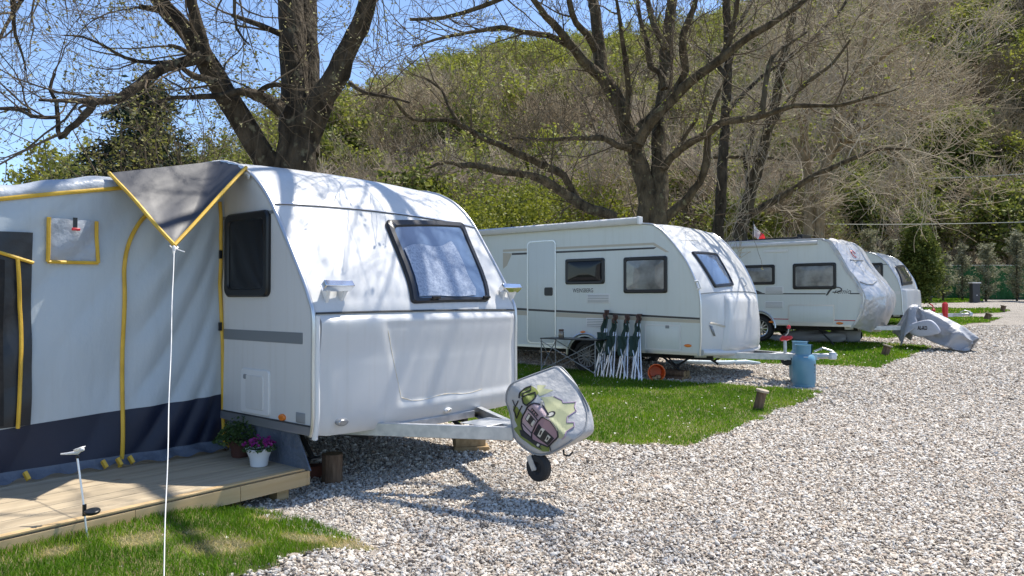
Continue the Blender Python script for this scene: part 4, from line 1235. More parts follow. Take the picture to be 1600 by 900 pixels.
# ------------------------------------------------------------------ tent awning on the first caravan
F1 = C1.fr; H1 = C1.h
DECK_Z = .235
def build_tent():
    t = thing('awning_tent', 'pale blue and navy tent awning with yellow piping attached to the nearest caravan', 'tent', F1, (-2.5, -3.0, .2))
    X = -1.30; WMAX = 3.3
    def ztop(w):
        return float(np.interp(w, [-.06, 0, .45, .9, 1.6, 3.4], [2.63, 2.62, 2.53, 2.437, 2.29, 1.95]))
    rn = np.random.default_rng(2)
    ph = rn.uniform(0, 6.28, 12)
    def wr(w, z):
        """soft diagonal folds of the hanging cloth"""
        d = .011 * sin(7 * (w * .9 + z * .75) + ph[0] + 1.2 * sin(2.1 * w + ph[1])) + .013 * abs(sin(9 * (w * .8 + z * .55) + ph[2] + sin(3 * z + ph[3])))
        d += .036 * abs(sin(13 * (w + z * .55) + ph[4] + 1.2 * sin(4 * w))) * sstep(.80, .58, w) * sstep(.0, .18, w)
        d += .016 * sin(9 * w + 5 * z + ph[5]) * sstep(1.8, 2.2, z)
        return d
    def P(w, z, d=0.0): return V((X + wr(w, z) + d, -H1 - w, z))
    zs = lambda w: ztop(w) - .115 - .02 * 0
    ZB = .66
    zb_ = lambda w: float(np.interp(w, [0, 1.6, 3.3], [.70, .615, .55]))
    # upper wall
    ws = [i * WMAX / 150 for i in range(151)]
    mb = MB(); mb.grid(lambda w, v: P(w, zb_(w) + (zs(w) - zb_(w)) * v), ws, [i / 70 for i in range(71)])
    part(mb, 'wall_panel', M['grey_cloth'], t, smooth=80)
    mb = MB(); mb.grid(lambda w, v: P(w, DECK_Z + .075 + (zb_(w) - DECK_Z - .075) * v, .001), ws, [i / 20 for i in range(21)])
    part(mb, 'skirt_band', M['navy_cloth'], t, smooth=80)
    def flap(w, v):
        p = P(w, DECK_Z + .08)
        k = .012 * sin(w * 23 + 3 * sin(w * 5)) + .010 * sin(w * 41)
        return V((p.x + .002 + (.05 + .07 * sstep(.9, .1, w)) * v ** 1.5 + k * v, p.y, DECK_Z + .085 - .070 * v + .012 * v * sin(w * 31) + .01 * v))
    mb = MB(); mb.grid(flap, ws, [i / 8 for i in range(9)]); part(mb, 'mud_flap', M['flap_cloth'], t, smooth=80)
    # rounded eave and roof sheet
    def roof(w, q):
        zt = ztop(w); z0 = zs(w); r = zt - z0
        sag = .012 * sin(w * 14 + ph[6] + 2 * q) * sin(w * 5 + ph[7]) 
        if q <= 1:
            a = q * pi / 2; return V((X + .004 - .16 * (1 - cos(a)) + (wr(w, z0)) * (1 - q) + .03 * sin(a * 2) + sag * q, -H1 - w, z0 + r * sin(a) + sag))
        u = q - 1
        return V((X - .156 - 3.9 * u, -H1 - w, zt + sag - .02 * sin(u * pi) + .02 * sin(w * 9 + u * 30) * sin(u * pi)))
    mb = MB(); mb.grid(roof, [-.05] + ws[1:], [i / 10 for i in range(11)] + [1 + .05 * i for i in range(1, 21)])
    part(mb, 'roof_sheet', M['roof_cloth'], t, smooth=80)
    # far end wall, seen only from the side
    mb = MB(); mb.grid(lambda u, v: V((X - 4.05 * u, -H1 - WMAX - .03 * sin(u * 20), DECK_Z + (ztop(WMAX) - .03 - DECK_Z) * v)), [i / 30 for i in range(31)], [i / 20 for i in range(21)])
    part(mb, 'front_wall', M['grey_cloth'], t, smooth=80)
    # yellow piping
    def pipe(pts, r=.014, nm='piping', d=.008):
        mb = MB(); mb.tube([P(w, z, d) for w, z in pts], r, 6); return part(mb, nm, M['yellow'], t, smooth=60)
    pipe([(w, zs(w) + .004) for w in [.78 + i * .1 for i in range(26)]], .016)
    o = lambda px, py: (lambda r: (-r[0] - H1, r[1]))(F1.on_x(px, py, X))
    def dense(pts, k=6): return catmull(pts, k)
    # door zip: bottom, up, curve to canopy
    zp = [o(*p) for p in ((184, 730), (188, 715), (190, 660), (191, 560), (192, 470), (193, 420), (197, 390), (206, 365), (220, 343), (236, 328))]
    pipe(dense(zp), .016, 'door_zip')
    zp = [o(*p) for p in ((342, 316), (343, 400), (344, 470), (346, 560), (347, 630), (349, 690))]
    z2 = pipe([(w, z) for w, z in dense(zp)], .016, 'edge_zip')
    for px, py in ((341, 398), (341, 510)):
        mb = MB(); w, z = o(px, py); mb.box(P(w, z, .02), (.02, .022, .07)); part(mb, 'buckle', M['black'], z2)
    # pocket flap with U-shaped piping and a toggle
    pk = [o(*p) for p in ((73, 340), (73, 409), (151, 411), (150, 346))]
    w0, z0 = pk[0]; w1, z1 = pk[2]
    def flapf(u, v):
        w = w0 + (w1 - w0) * u; z = z0 + (z1 - z0) * v
        return P(w, z, .010 + .030 * sin(v * pi) * (1 - .5 * abs(2 * u - 1)) * .6 + .010 * sin(u * 9 + v * 7) * (1 - v))
    mb = MB(); mb.grid(flapf, [i / 20 for i in range(21)], [i / 16 for i in range(17)]); fl = part(mb, 'vent_flap', M['roof_cloth'], t, smooth=80)
    mb = MB()
    for a, b in ((0, 1), (1, 2), (2, 3)):
        q = [tuple(pk[a][c] + (pk[b][c] - pk[a][c]) * i / 8 for c in (0, 1)) for i in range(9)]
        mb.tube([P(w, z, .022) for w, z in q], .014, 6)
    part(mb, 'piping', M['yellow'], fl)
    w, z = o(113, 350); mb = MB(); mb.box(P(w, z, .045), (.008, .028, .085)); part(mb, 'strap', M['black'], fl)
    w, z = o(114, 359); mb = MB(); mb.box(P(w, z, .05), (.014, .055, .020)); part(mb, 'toggle', M['red'], fl, bevel=.004)
    # dark window cover on the left
    wv = o(48, 500)[0]; zt = o(40, 366)[1]; zb0 = o(30, 668)[1]
    zc = [o(*p) for p in ((-120, 372), (-60, 383), (0, 396), (48, 411))]
    zc = list(reversed(zc)); zcf = lambda w: float(np.interp(w, [p[0] for p in zc], [p[1] for p in zc]))
    mb = MB(); mb.grid(lambda u, v: P(wv + (2.75 - wv) * u, zb0 + .012 + (zt - zb0 - .03 * u) * v, .014 + .010 * sin(u * 19 + v * 13) * sin(v * 9)), [i / 40 for i in range(41)], [i / 50 for i in range(51)])
    wc = part(mb, 'window_cover', M['black_cloth'], t, smooth=80)
    ws2 = [wv + .17 + i * .1 for i in range(13)]
    mb = MB(); mb.grid(lambda w, v: P(w, zb0 + .03 + (zcf(w) - .02 - zb0 - .05) * v, .030), ws2, [i / 30 for i in range(31)])
    part(mb, 'mesh_pane', M['mesh_black'], wc, smooth=80)
    mb = MB(); mb.tube([P(w, zcf(w), .034) for w in [wv + i * (2.7 - wv) / 20 for i in range(21)]], .013, 6)
    vz = [o(*p) for p in ((24, 404), (29, 480), (30, 530), (27, 600), (24, 668))]
    mb.tube([P(w, z, .036) for w, z in dense(vz)], .013, 6)
    part(mb, 'piping', M['yellow'], wc)
    # peg loops along the bottom
    for px, py in ((37, 758), (156, 737), (179, 733), (198, 728), (350, 686)):
        w, z = o(px, py); mb = MB(); q = P(w, DECK_Z + .05); mb.box(q + V((.06, 0, .0)), (.035, .022, .06), Matrix.Rotation(-.5, 3, 'Y') @ Matrix.Rotation(.3, 3, 'X'))
        part(mb, 'peg_loop', M['yellow'], t)
    # charcoal sun canopy
    tip = F1.l(at(272, 383, 5.22))
    A = V((X - .02, -H1 - .90, ztop(.90) + .012)); 
    cv = [V((C1.surf(a, -H1).x, -H1 - .008, C1.surf(a, -H1).z + .015)) for a in np.linspace(C1.a_of_x(-.93), C1.a_of_x(-1.31), 7)]
    top = cv[::-1][:]            # from the ridge on the caravan forward along its edge
    ridge = [A.lerp(V((X - .02, -H1 - .01, cv[-1].z)), i / 8) for i in range(8)]
    edge = ridge + top           # A ... caravan edge front
    ne = len(edge)
    def can(i, v):
        e = edge[i]; p = e.lerp(tip, v)
        s = i / (ne - 1)
        sag = -.075 * sin(v * pi) * sin(s * pi) 
        fold = .014 * sin(s * 40) * (1 - v) ** 1.5 * sstep(.55, .8, s) + .006 * sin(s * 13 + v * 5) * sin(v * pi)
        return p + V((.5 * sag * -0.6, 0, sag)) + V((fold, 0, fold))
    mb = MB(); mb.grid(can, list(range(ne)), [i / 24 for i in range(25)])
    c = part(mb, 'canopy', M['dark_cloth'], t, smooth=80)
    mb = MB()
    for i in (0, ne - 1): mb.tube([can(i, k / 20) + V((.006, 0, 0)) for k in range(21)], .014, 6)
    part(mb, 'piping', M['yellow'], c)
    # scalloped white keder along the caravan edge
    mb = MB(); pe = np.linspace(C1.a_of_x(-.84), C1.a_of_x(-1.45), 24)
    L = [V((C1.surf(a, -H1).x, -H1 - .012, C1.surf(a, -H1).z + .02)) for a in pe]
    mb.add([p for p in L] + [p + V((.012 * sin(i * 2.2), -.014, -.055 - .012 * sin(i * 1.9))) for i, p in enumerate(L)], [(i, i + 1, i + 25, i + 24) for i in range(23)])
    part(mb, 'keder_strip', M['white_trim'], c, thick=.004)
    mb = MB(); mb.lathe([(.018, -.004), (.03, -.004), (.03, .004), (.018, .004), (.018, -.004)], tip + V((0, 0, -.012)), 16, Matrix.Rotation(.6, 3, 'Y'))
    part(mb, 'eyelet', M['alu'], c)
    return F1.w(tip)
TIP = build_tent()

# guy rope
g0 = TIP; g1 = at(255, 960, 3.50); g1 = V((g1.x, g1.y, zg(g1.x, g1.y)))
mb = MB(); mb.tube([g0 + (g1 - g0) * (i / 20) + V((0.002 * sin(i), 0, 0)) for i in range(21)], .0030, 6)
r_ = [g0 + V((.01, -.01, -.01)), g0 + V((.03, -.02, -.03)), g0 + V((.07, -.03, -.045)), g0 + V((.09, -.03, -.05))]
mb.tube(r_, .004, 6)
mb.lathe([(.006, -.03), (.013, -.02), (.013, .02), (.006, .03)], g0 + (g1 - g0) * .02, 8)
single(mb, 'guy_rope', M['cord'], 'taut white guy rope from the canopy tip down to the grass', 'rope', base=tuple(g1))

# ------------------------------------------------------------------ deck
def build_deck():
    a = radians(3.4)
    t = thing('wooden_deck', 'low pine deck platform in front of the awning tent', 'deck', F1, (-.14, -H1, .1))
    dirv = V((sin(a) * 1, -cos(a), 0))                # along the front edge, away from the caravan
    nrm = V((-cos(a), -sin(a), 0))                     # back under the tent
    o = V((-.175, -H1 + .06, 0))
    f = lambda l, b, z: o + dirv * l + nrm * b + V((0, 0, z))
    R = Matrix.Rotation(-pi / 2 + a, 3, 'Z')
    rg = random.Random(3)
    mb = MB(); L = 6.2
    for k in range(28):
        b0 = .006 + k * .142; x = -.0
        while x < L:
            ln = rg.choice([1.6, 2.1, 2.6]) if x or k % 2 else 1.1
            e = min(L, x + ln)
            dz = rg.uniform(-.0015, .0015)
            P = [f(x + .001, b0, DECK_Z + dz), f(e - .001, b0, DECK_Z + dz), f(e - .001, b0 + .138, DECK_Z + dz), f(x + .001, b0 + .138, DECK_Z + dz)]
            mb.add(P + [p - V((0, 0, .022)) for p in P], [(0, 1, 2, 3), (7, 6, 5, 4), (0, 4, 5, 1), (1, 5, 6, 2), (2, 6, 7, 3), (3, 7, 4, 0)])
            x = e
    part(mb, 'decking', M['deck_top'], t, smooth=0)
    x = 0
    mb = MB()
    for ln in (1.14 - .58, .72, .95, .95, .9, .9, 1.0):
        mb.box(f(x + ln / 2, -.008, DECK_Z - .075), (ln - .003, .024, .105), R); x += ln
    mb.box(f(-.012, .9, DECK_Z - .075), (.024, 1.84, .105), R)
    part(mb, 'fascia', M['deck_side'], t, bevel=.002)
    mb = MB(); mb.box(f(L / 2 + .02, .004, DECK_Z + .004 - .008), (L, .05, .012), R)
    part(mb, 'edge_strip', M['deck_side'], t, bevel=.002)
    mb = MB()
    for x in (.15, 1.4, 2.8, 4.2, 5.6):
        for b in (.12, 1.2, 2.4): mb.box(f(x, b, .06), (.1, .1, .17), R)
    part(mb, 'footing', M['deck_side'], t)
build_deck()

# ------------------------------------------------------------------ flower pots
def leaf_quads(C, size, rng, droop=0.0, aspect=.6):
    """C (n,3) leaf centres -> diamond leaf verts/tris"""
    n = len(C)
    d = rng.normal(size=(n, 3)); d[:, 2] = d[:, 2] * .6 - droop; d /= np.linalg.norm(d, axis=1)[:, None]
    e = rng.normal(size=(n, 3)); e -= d * (e * d).sum(1)[:, None]; e /= np.linalg.norm(e, axis=1)[:, None]
    s = (size * rng.uniform(.6, 1.35, n))[:, None]
    a = C - d * s; b = C + e * s * aspect; c = C + d * s; f = C - e * s * aspect
    v = np.stack([a, b, c, f], 1).reshape(-1, 3)
    i = np.arange(n)[:, None] * 4
    return v, i + [0, 1, 2, 3]

def leaf_part(name, C, size, rng, m, parent, base, tint=None, **k):
    v, q = leaf_quads(C, size, rng, **k)
    me = raw_mesh(name, v - np.array(base), q, m, None if tint is None else np.repeat(tint, 4))
    o = bpy.data.objects.new(name, me); COL.objects.link(o); o.parent = parent; return o

def pot(pos, r, h, m, name, label, flowers=None, nl=300, fr=.16, leafm='leaf_dark', seed=1, fh=.1, lsz=.014):
    t = thing(name, label, 'potted plant', base=tuple(pos))
    mb = MB(); mb.lathe([(.001, 0), (r * .62, 0), (r * .66, .012), (r * .72, h * .45), (r * .92, h * .8), (r, h * .92), (r * 1.02, h), (r * .94, h), (r * .9, h * .88), (.001, h * .86)], pos, 28)
    p = part(mb, 'pot', M[m], t, smooth=50)
    mb = MB(); mb.lathe([(r * .9, h * .87), (.001, h * .90)], pos, 16); part(mb, 'soil', M['soil'], p)
    g = np.random.default_rng(seed)
    th = g.uniform(0, 6.28, nl); rr = fr * np.sqrt(g.random(nl)); zz = h * .9 + fh * (1 - (rr / fr) ** 2) * g.uniform(.1, 1, nl)
    C = np.column_stack([pos[0] + rr * np.cos(th), pos[1] + rr * np.sin(th), pos[2] + zz])
    leaf_part('foliage', C, lsz, g, M[leafm], t, pos)
    if flowers:
        n = flowers
        th = g.uniform(0, 6.28, n); rr = fr * np.sqrt(g.random(n)); zz = h * .92 + fh * (1 - .7 * (rr / fr) ** 2) * g.uniform(.6, 1.1, n)
        C = np.column_stack([pos[0] + rr * np.cos(th), pos[1] + rr * np.sin(th), pos[2] + zz])
        C = np.repeat(C, 6, 0) + g.normal(0, .006, (n * 6, 3))
        leaf_part('flowers', C, .011, g, M['petal'], t, pos, aspect=.9)
pp = at(405, 726, 5.62); pot(V((pp.x, pp.y, DECK_Z + .002)), .098, .135, 'pot_white', 'flower_pot', 'white flower pot with magenta flowers on the deck', 46, 260, .125, seed=4, fh=.10)
pp = at(375, 716, 5.95); pot(V((pp.x, pp.y, DECK_Z + .002)), .10, .14, 'pot_brown', 'plant_pot', 'brown pot of green leafy plant behind the white flower pot', 0, 900, .20, 'leaf_dark', 5, fh=.20, lsz=.016)

# solar garden light with a small white bird on top
def garden_light():
    b = at(138, 838, 4.22); b = V((b.x, b.y, zg(b.x, b.y))); top = at(121, 716, 4.25)
    t = thing('garden_light', 'thin steel solar garden light with white bird ornament in grass beside the deck', 'garden light', base=tuple(b))
    mb = MB(); mb.tube([b - V((0, 0, .04)), b.lerp(top, .5), top], .0058, 8); part(mb, 'stake', M['alu'], t)
    q = b.lerp(top, .355); d = V((.93, -.35, 0))
    mb = MB(); mb.tube([q + V((0, 0, -.03)), q + V((0, 0, .035))], .011, 10); mb.tube([q, q + d * .035], .008, 8)
    p = part(mb, 'clamp', M['black'], t)
    mb = MB(); c = q + d * .062 + V((0, 0, .0)); mb.lathe([(.001, -.013), (.036, -.010), (.042, -.002), (.042, .006), (.038, .010), (.001, .009)], c, 24, Matrix.Rotation(.12, 3, 'X')); part(mb, 'solar_panel', M['black'], p)
    mb = MB(); u = top + V((0, 0, .014))
    mb.tube([top, u], .010, 8); part(mb, 'socket', M['black'], t)
    mb = MB(); u = u + V((0, 0, .012))
    mb.tube([u + V((-.095, .0, -.002)), u + V((-.06, 0, .0)), u + V((-.028, 0, .004)), u + V((.0, 0, .006)), u + V((.022, 0, .020))], [.003, .005, .007, .011, .005], 10)
    mb.lathe([(.001, -.010), (.009, -.006), (.010, 0), (.008, .007), (.001, .010)], u + V((.028, 0, .024)), 12)
    for sg in (-1, 1):
        mb.add([u + V((-.012, sg * .004, .010)), u + V((.010, sg * .004, .014)), u + V((.034, sg * .022, .040)), u + V((.008, sg * .03, .034)), u + V((-.012, sg * .022, .026))], [(0, 1, 2, 3, 4)])
    part(mb, 'bird_figure', M['flag_white'], t, thick=.003, smooth=60)
garden_light()

# ------------------------------------------------------------------ hitch cover of the first caravan with printed scene
def hitch_cover():
    Y0 = -.13
    o = lambda px, py, y=Y0: F1.on_y(px, py, y)
    out = [o(*p) for p in ((790, 628), (791, 612), (800, 598), (826, 581), (838, 577), (848, 584), (868, 608), (884, 634), (897, 660), (898, 682), (872, 702), (846, 711), (822, 703), (806, 688), (798, 660))]
    out = catmull(out + [out[0]], 4)[:-1]
    cx = sum(p[0] for p in out) / len(out); cz = sum(p[1] for p in out) / len(out)
    t = thing('hitch_cover', 'pale vinyl hitch cover printed with a cartoon caravan and tree on the nearest drawbar', 'cover', F1, (cx, 0, cz))
    sc = lambda k: [(cx + (a - cx) * k, cz + (b - cz) * k) for a, b in out]
    rp = lambda a, b: .012 * sin(17 * a + 9 * b) + .010 * abs(sin(19 * b - 14 * a)) - .006
    prof = [(.80, -.136), (.90, -.135), (.965, -.128), (1.0, -.112), (1.02, -.08), (1.015, -.03), (1.0, .03), (1.0, .08), (.97, .112), (.92, .13), (.82, .138)]
    prof = [(k, y if y < 0 else y * .35) for k, y in prof]
    zmid = cz + .00
    def yn(a, b):
        """near face: upright below, sloping inward above, with creases"""
        u_ = (a - cx) * .55 + (b - zmid) * .83
        s_ = max(0, u_ - .012)
        return -.150 + 1.15 * s_ * sstep(0, .03, s_) + .007 * abs(sin(15 * a - 9 * b + 1)) + .006 * sin(23 * b + 11 * a) + .012 * abs(sin(8 * a + 15 * b)) + .006 * abs(sin(21 * a - 5 * b))
    L = []
    for k, dy in ((.06, 0), (.2, 0), (.35, 0), (.5, 0), (.65, 0), (.78, .001), (.88, .003), (.95, .008), (1.0, .022)):
        L.append([V((a, yn(a, b) + dy, b)) for a, b in sc(k)])
    for k, t_ in ((1.02, .35), (1.015, .6), (1.0, .8), (.96, .92), (.88, 1.0), (.6, 1.02)):
        ring = []
        for a, b in sc(k):
            y = yn(a, b) * (1 - t_) + .12 * t_
            ring.append(V((a + rp(a, y) * .8 * (k > .9), y, b + rp(b, y) * .8 * (k > .9))))
        L.append(ring)
    mb = MB(); mb.loops(L, True, True)
    part(mb, 'cover_shell', M['cover_cloth'], t, smooth=55)
    mb = MB()
    q = [V((a, yn(a, b) + .012, b)) for a, b in sc(1.0)]; mb.tube(q + [q[0]], .006, 6); part(mb, 'seam_piping', M['grey_trim'], t)
    # printed picture: flat shapes on the near panel
    G2 = lambda px, py: o(803 + px * 104 / 825, 590 + py * 119 / 900, -.12)
    mats = [M[k] for k in ('p_cloud', 'p_green', 'ink', 'p_pink', 'p_rose', 'p_light', 'p_lilac')]
    mb = MB()
    inside = lambda p: True
    def shape(pts, m, lay): 
        mb.mi = m; P = [V((*G2(*p), 0)) for p in pts]
        D = []
        for i in range(len(P)):
            q0, q1 = P[i], P[(i + 1) % len(P)]; n = max(1, int((q1 - q0).length / .012))
            D += [q0.lerp(q1, k / n) for k in range(n)]
        xs = [p.x for p in D]; ys = [p.y for p in D]; bp_ = np.array([(p.x, p.y) for p in D]); st = .012
        C_ = np.array([(x, y) for x in np.arange(min(xs), max(xs), st) for y in np.arange(min(ys), max(ys), st)])
        add = [V((*c, 0)) for c in C_[inpoly(C_, bp_)]] if len(C_) else []
        nb = len(D)
        vs, es, fs, *_ = geometry.delaunay_2d_cdt([p.to_2d() for p in D + add], [(i, (i + 1) % nb) for i in range(nb)], [list(range(nb))], 1, 1e-6)
        mb.add([V((p.x, yn(p.x, p.y) - .0025 - .0009 * lay, p.y)) for p in vs], fs)
    def ink(pts, wd=8, m=2, lay=5, close=False):
        mb.mi = m; P = [G2(*p) for p in pts]
        if close: P.append(P[0])
        r = wd * .72 * 110 / 825 * 5.4 / 1155
        Q = []
        for i in range(len(P) - 1):
            n = max(1, int(((P[i][0] - P[i + 1][0]) ** 2 + (P[i][1] - P[i + 1][1]) ** 2) ** .5 / .012))
            Q += [(P[i][0] + (P[i + 1][0] - P[i][0]) * k / n, P[i][1] + (P[i + 1][1] - P[i][1]) * k / n) for k in range(n)]
        Q.append(P[-1])
        mb.tube([V((a, yn(a, b) - .003 - .0009 * lay, b)) for a, b in Q], r, 5)
    def flat_close(): pass
    shape([(280, 240), (380, 240), (470, 290), (490, 320), (590, 320), (600, 370), (635, 420), (600, 480), (610, 540), (670, 545), (690, 590), (650, 640), (655, 690), (610, 720), (560, 700), (420, 480), (330, 300)], 0, 1)
    ink([(380, 240), (470, 290), (490, 320), (590, 320), (600, 370), (635, 420), (590, 480), (610, 540), (670, 545), (690, 590), (645, 640), (655, 690), (615, 725)], 9, 6, 2)
    shape([(190, 100), (270, 110), (260, 140), (350, 170), (300, 210), (270, 230), (220, 160)], 0, 1)
    shape([(110, 120), (150, 105), (200, 140), (250, 190), (230, 260), (200, 320), (140, 310), (120, 240), (90, 200)], 1, 2)
    ink([(85, 240), (90, 190), (110, 130), (150, 105), (165, 150), (120, 180), (125, 230), (160, 200), (215, 180), (245, 225), (230, 290), (180, 325), (135, 300), (120, 240)], 12)
    ink([(75, 270), (20, 380), (45, 480), (120, 330)], 10); ink([(10, 260), (40, 340), (20, 400)], 9)
    shape([(15, 330), (60, 345), (130, 440), (110, 560), (180, 690), (320, 790), (450, 820), (450, 870), (380, 870), (240, 800), (100, 700), (20, 600), (60, 570), (20, 500)], 1, 1)
    shape([(85, 610), (130, 620), (220, 690), (330, 790), (370, 850), (250, 770), (110, 680)], 2, 3)
    shape([(110, 560), (115, 490), (200, 340), (260, 300), (330, 330), (420, 440), (560, 620), (570, 690), (540, 720), (440, 800), (240, 720), (130, 620)], 3, 3)
    shape([(240, 660), (340, 490), (390, 465), (440, 490), (560, 640), (575, 690), (545, 725), (430, 815), (250, 730)], 4, 4)
    ink([(240, 720), (130, 620), (108, 560), (115, 490), (200, 340), (260, 300), (330, 330), (430, 440)], 14, close=False)
    ink([(235, 700), (235, 650), (310, 520), (360, 470), (400, 465), (470, 510), (560, 630), (572, 690), (540, 725), (430, 815), (245, 730)], 13, close=True)
    ink([(205, 365), (310, 500)], 10); ink([(125, 540), (235, 660)], 8)
    shape([(330, 540), (520, 715), (430, 800), (250, 660)], 2, 5)
    for P in ([(375, 585), (410, 610), (345, 705), (310, 680)], [(440, 670), (475, 700), (420, 760), (395, 740)]): shape(P, 5, 6); shape([(sum(q[0] for q in P) / 4 + (a - sum(q[0] for q in P) / 4) * .45, sum(q[1] for q in P) / 4 + (b - sum(q[1] for q in P) / 4) * .55) for a, b in P], 2, 7)
    shape([(210, 410), (290, 510), (235, 585), (165, 485)], 2, 5)
    for P in ([(212, 425), (228, 445), (195, 505), (175, 485)], [(265, 495), (285, 515), (245, 575), (225, 550)]): shape(P, 5, 6)
    shape([(250, 350), (325, 440), (305, 475), (230, 385)], 2, 5)
    for k in range(4):
        bx, by = 248 + k * 20, 366 + k * 25; shape([(bx, by), (bx + 12, by + 14), (bx + 2, by + 30), (bx - 9, by + 17)], 4, 6)
    for cx_, cy_, r_ in ((445, 435, 34), (325, 790, 30)):
        shape([(cx_ + r_ * cos(a), cy_ + r_ * sin(a)) for a in [2 * pi * i / 14 for i in range(14)]], 2, 6); shape([(cx_ + r_ * .6 * cos(a), cy_ + r_ * .6 * sin(a)) for a in [2 * pi * i / 14 for i in range(14)]], 5, 7)
    ink([(450, 800), (475, 865)], 8)
    part(mb, 'printed_picture', mats, t, smooth=0)
    a, b = o(880, 711)
    mb = MB(); mb.tube([V((a - .02, -.10, b + .03)), V((a, -.12, b + .0)), V((a + .05, -.13, b + .0)), V((a + .07, -.11, b + .03))], .007, 6); part(mb, 'cord_loop', M['black'], t)
hitch_cover()

# ------------------------------------------------------------------ logs, blocks, stump
def log_mesh(mb, p0, p1, r, n=18, seed=0):
    rg = random.Random(seed); p0, p1 = V(p0), V(p1); d = (p1 - p0).normalized(); a = d.orthogonal().normalized(); b = d.cross(a)
    w = [1 + rg.uniform(-.08, .08) for _ in range(n)]
    L = [[p0 + (p1 - p0) * k + (a * cos(2 * pi * i / n) + b * sin(2 * pi * i / n)) * r * w[i] * s_ for i in range(n)] for k, s_ in ((0, .97), (.03, 1), (.5, .96), (.97, 1), (1, .97))]
    base = len(mb.v); mb.mi = 0; mb.loops(L, False)
    mb.mi = 1; mb.add(L[0], [tuple(range(n - 1, -1, -1))]); mb.add(L[-1], [tuple(range(n))]); mb.mi = 0
LM = [M['log'], M['log_end']]
def lone_log(name, p0, p1, r, label, cat, group=None, seed=0, grey=False):
    mb = MB(); log_mesh(mb, p0, p1, r, seed=seed)
    return single(mb, name, [M['log'], M['log_end_grey'] if grey else M['log_end']], label, cat, base=tuple(p0), group=group)
s0 = gpt(520, 754); lone_log('log_stump', s0 - V((0, 0, .03)), s0 + V((.0, .0, .235)), .085, 'upright split log propping the near front corner of the nearest caravan', 'log', seed=5)
s1 = gpt(495, 752) + V((.0, .14, 0)); mb = MB(); mb.box(s1 + V((-.02, .02, .05)), (.24, .14, .10), Matrix.Rotation(.4, 3, 'Z'))
single(mb, 'brick_block', M['brick'], 'reddish brick block on the gravel under the nearest caravan beside the split log', 'brick', base=tuple(s1), bevel=.006)
w0 = F1.w((-.42, .95, 0)); mb = MB(); mb.box(w0 + V((0, 0, .115)), (.30, .17, .10), Matrix.Rotation(.25, 3, 'Z')); mb.box(w0 + V((.02, 0, .03)), (.34, .2, .07), Matrix.Rotation(.15, 3, 'Z'))
single(mb, 'wood_block', M['log_end'], 'pale sawn wood blocks under the far front corner of the nearest caravan', 'wood block', base=tuple(w0), bevel=.005)

# tilted log markers at the tips of the lawns
for i, (bx, by, tx, ty, r, lb) in enumerate((
        (1184, 641, 1191, 612, .075, 'nearest tilted log marker on the lawn tip before the blue gas bottles'),
        (1382, 556, 1387, 541, .095, 'tilted log marker on the lawn in front of the grey tarpaulin'),
        (1541, 500, 1545, 491, .12, 'dark tilted log marker on the lawn behind the grey tarpaulin, short of the last one'),
        (1566, 487.5, 1568, 478, .12, 'upright dark log marker at the far right tip of the lawns'),
        (1453, 472, 1453, 464, .13, 'small pale-topped log marker on the farthest lawn below the green fence'))):
    g0 = gpt(bx, by); g1 = at(tx, ty, g0.y - .02)
    mb = MB(); d = (g1 - g0).normalized(); log_mesh(mb, g0 - d * .05, g1, r * .82, seed=i)
    mb.mi = 1; e = d.orthogonal().normalized(); f2 = d.cross(e)
    L = [[g1 + d * h + (e * cos(2 * pi * k / 20) * 1.25 + f2 * sin(2 * pi * k / 20)) * r * q for k in range(20)] for h, q in ((-.005, 1.0), (.0, 1.06), (.022, 1.06), (.027, 1.0))]
    mb.loops(L)
    single(mb, 'log_marker', [M['log'], M['log_end_grey']], lb, 'log', base=tuple(g0), group='tilted log markers along the lawn tips')

# log pile under the second caravan
F2 = C2.fr
pc = F2.w((-.52, -.72, 0)); zz = .10
for k, (dy, dz) in enumerate(((-.10, .055), (.02, .055), (.14, .055), (-.04, .15), (.08, .15))):
    a = pc + V((-.1, .0, 0)) + U * dy + V((0, 0, dz)); 
    lone_log('firewood_log', a - W_ * .22, a + W_ * .18, .055, 'short round log in the small stack under the front leg of the second caravan', 'log', 'logs stacked under the second caravan', seed=20 + k)

# ------------------------------------------------------------------ things beside the second caravan
def bucket():
    g = gpt(1026, 594); c = g + V((0, .05, .125)); d = (U * -.85 + W_ * .55 + V((0, 0, .06))).normalized()
    q = V((0, 0, 1)).rotation_difference(d).to_matrix()
    t = thing('bucket', 'orange plastic bucket lying on its side beside the folded chairs', 'bucket', base=tuple(g))
    mb = MB(); mb.lathe([(.001, -.16), (.10, -.16), (.105, -.15), (.135, .12), (.145, .12), (.145, .14), (.132, .14), (.128, .12), (.098, -.14), (.001, -.145)], c, 28, q)
    part(mb, 'pail', M['orange'], t, smooth=40)
    for k in range(4):
        p = c + q @ V((0, 0, -.03 + .04 * (k % 2))) + V((0.03 * (k - 1.5), 0, -.095 + .026 * (k // 2)))
        mb = MB(); log_mesh(mb, p - d * .09, p + d * .11, .028, seed=40 + k)
        single(mb, 'kindling_stick', LM, 'short brown stick of kindling lying inside the orange bucket', 'stick', base=tuple(p), group='kindling inside the orange bucket')
bucket()

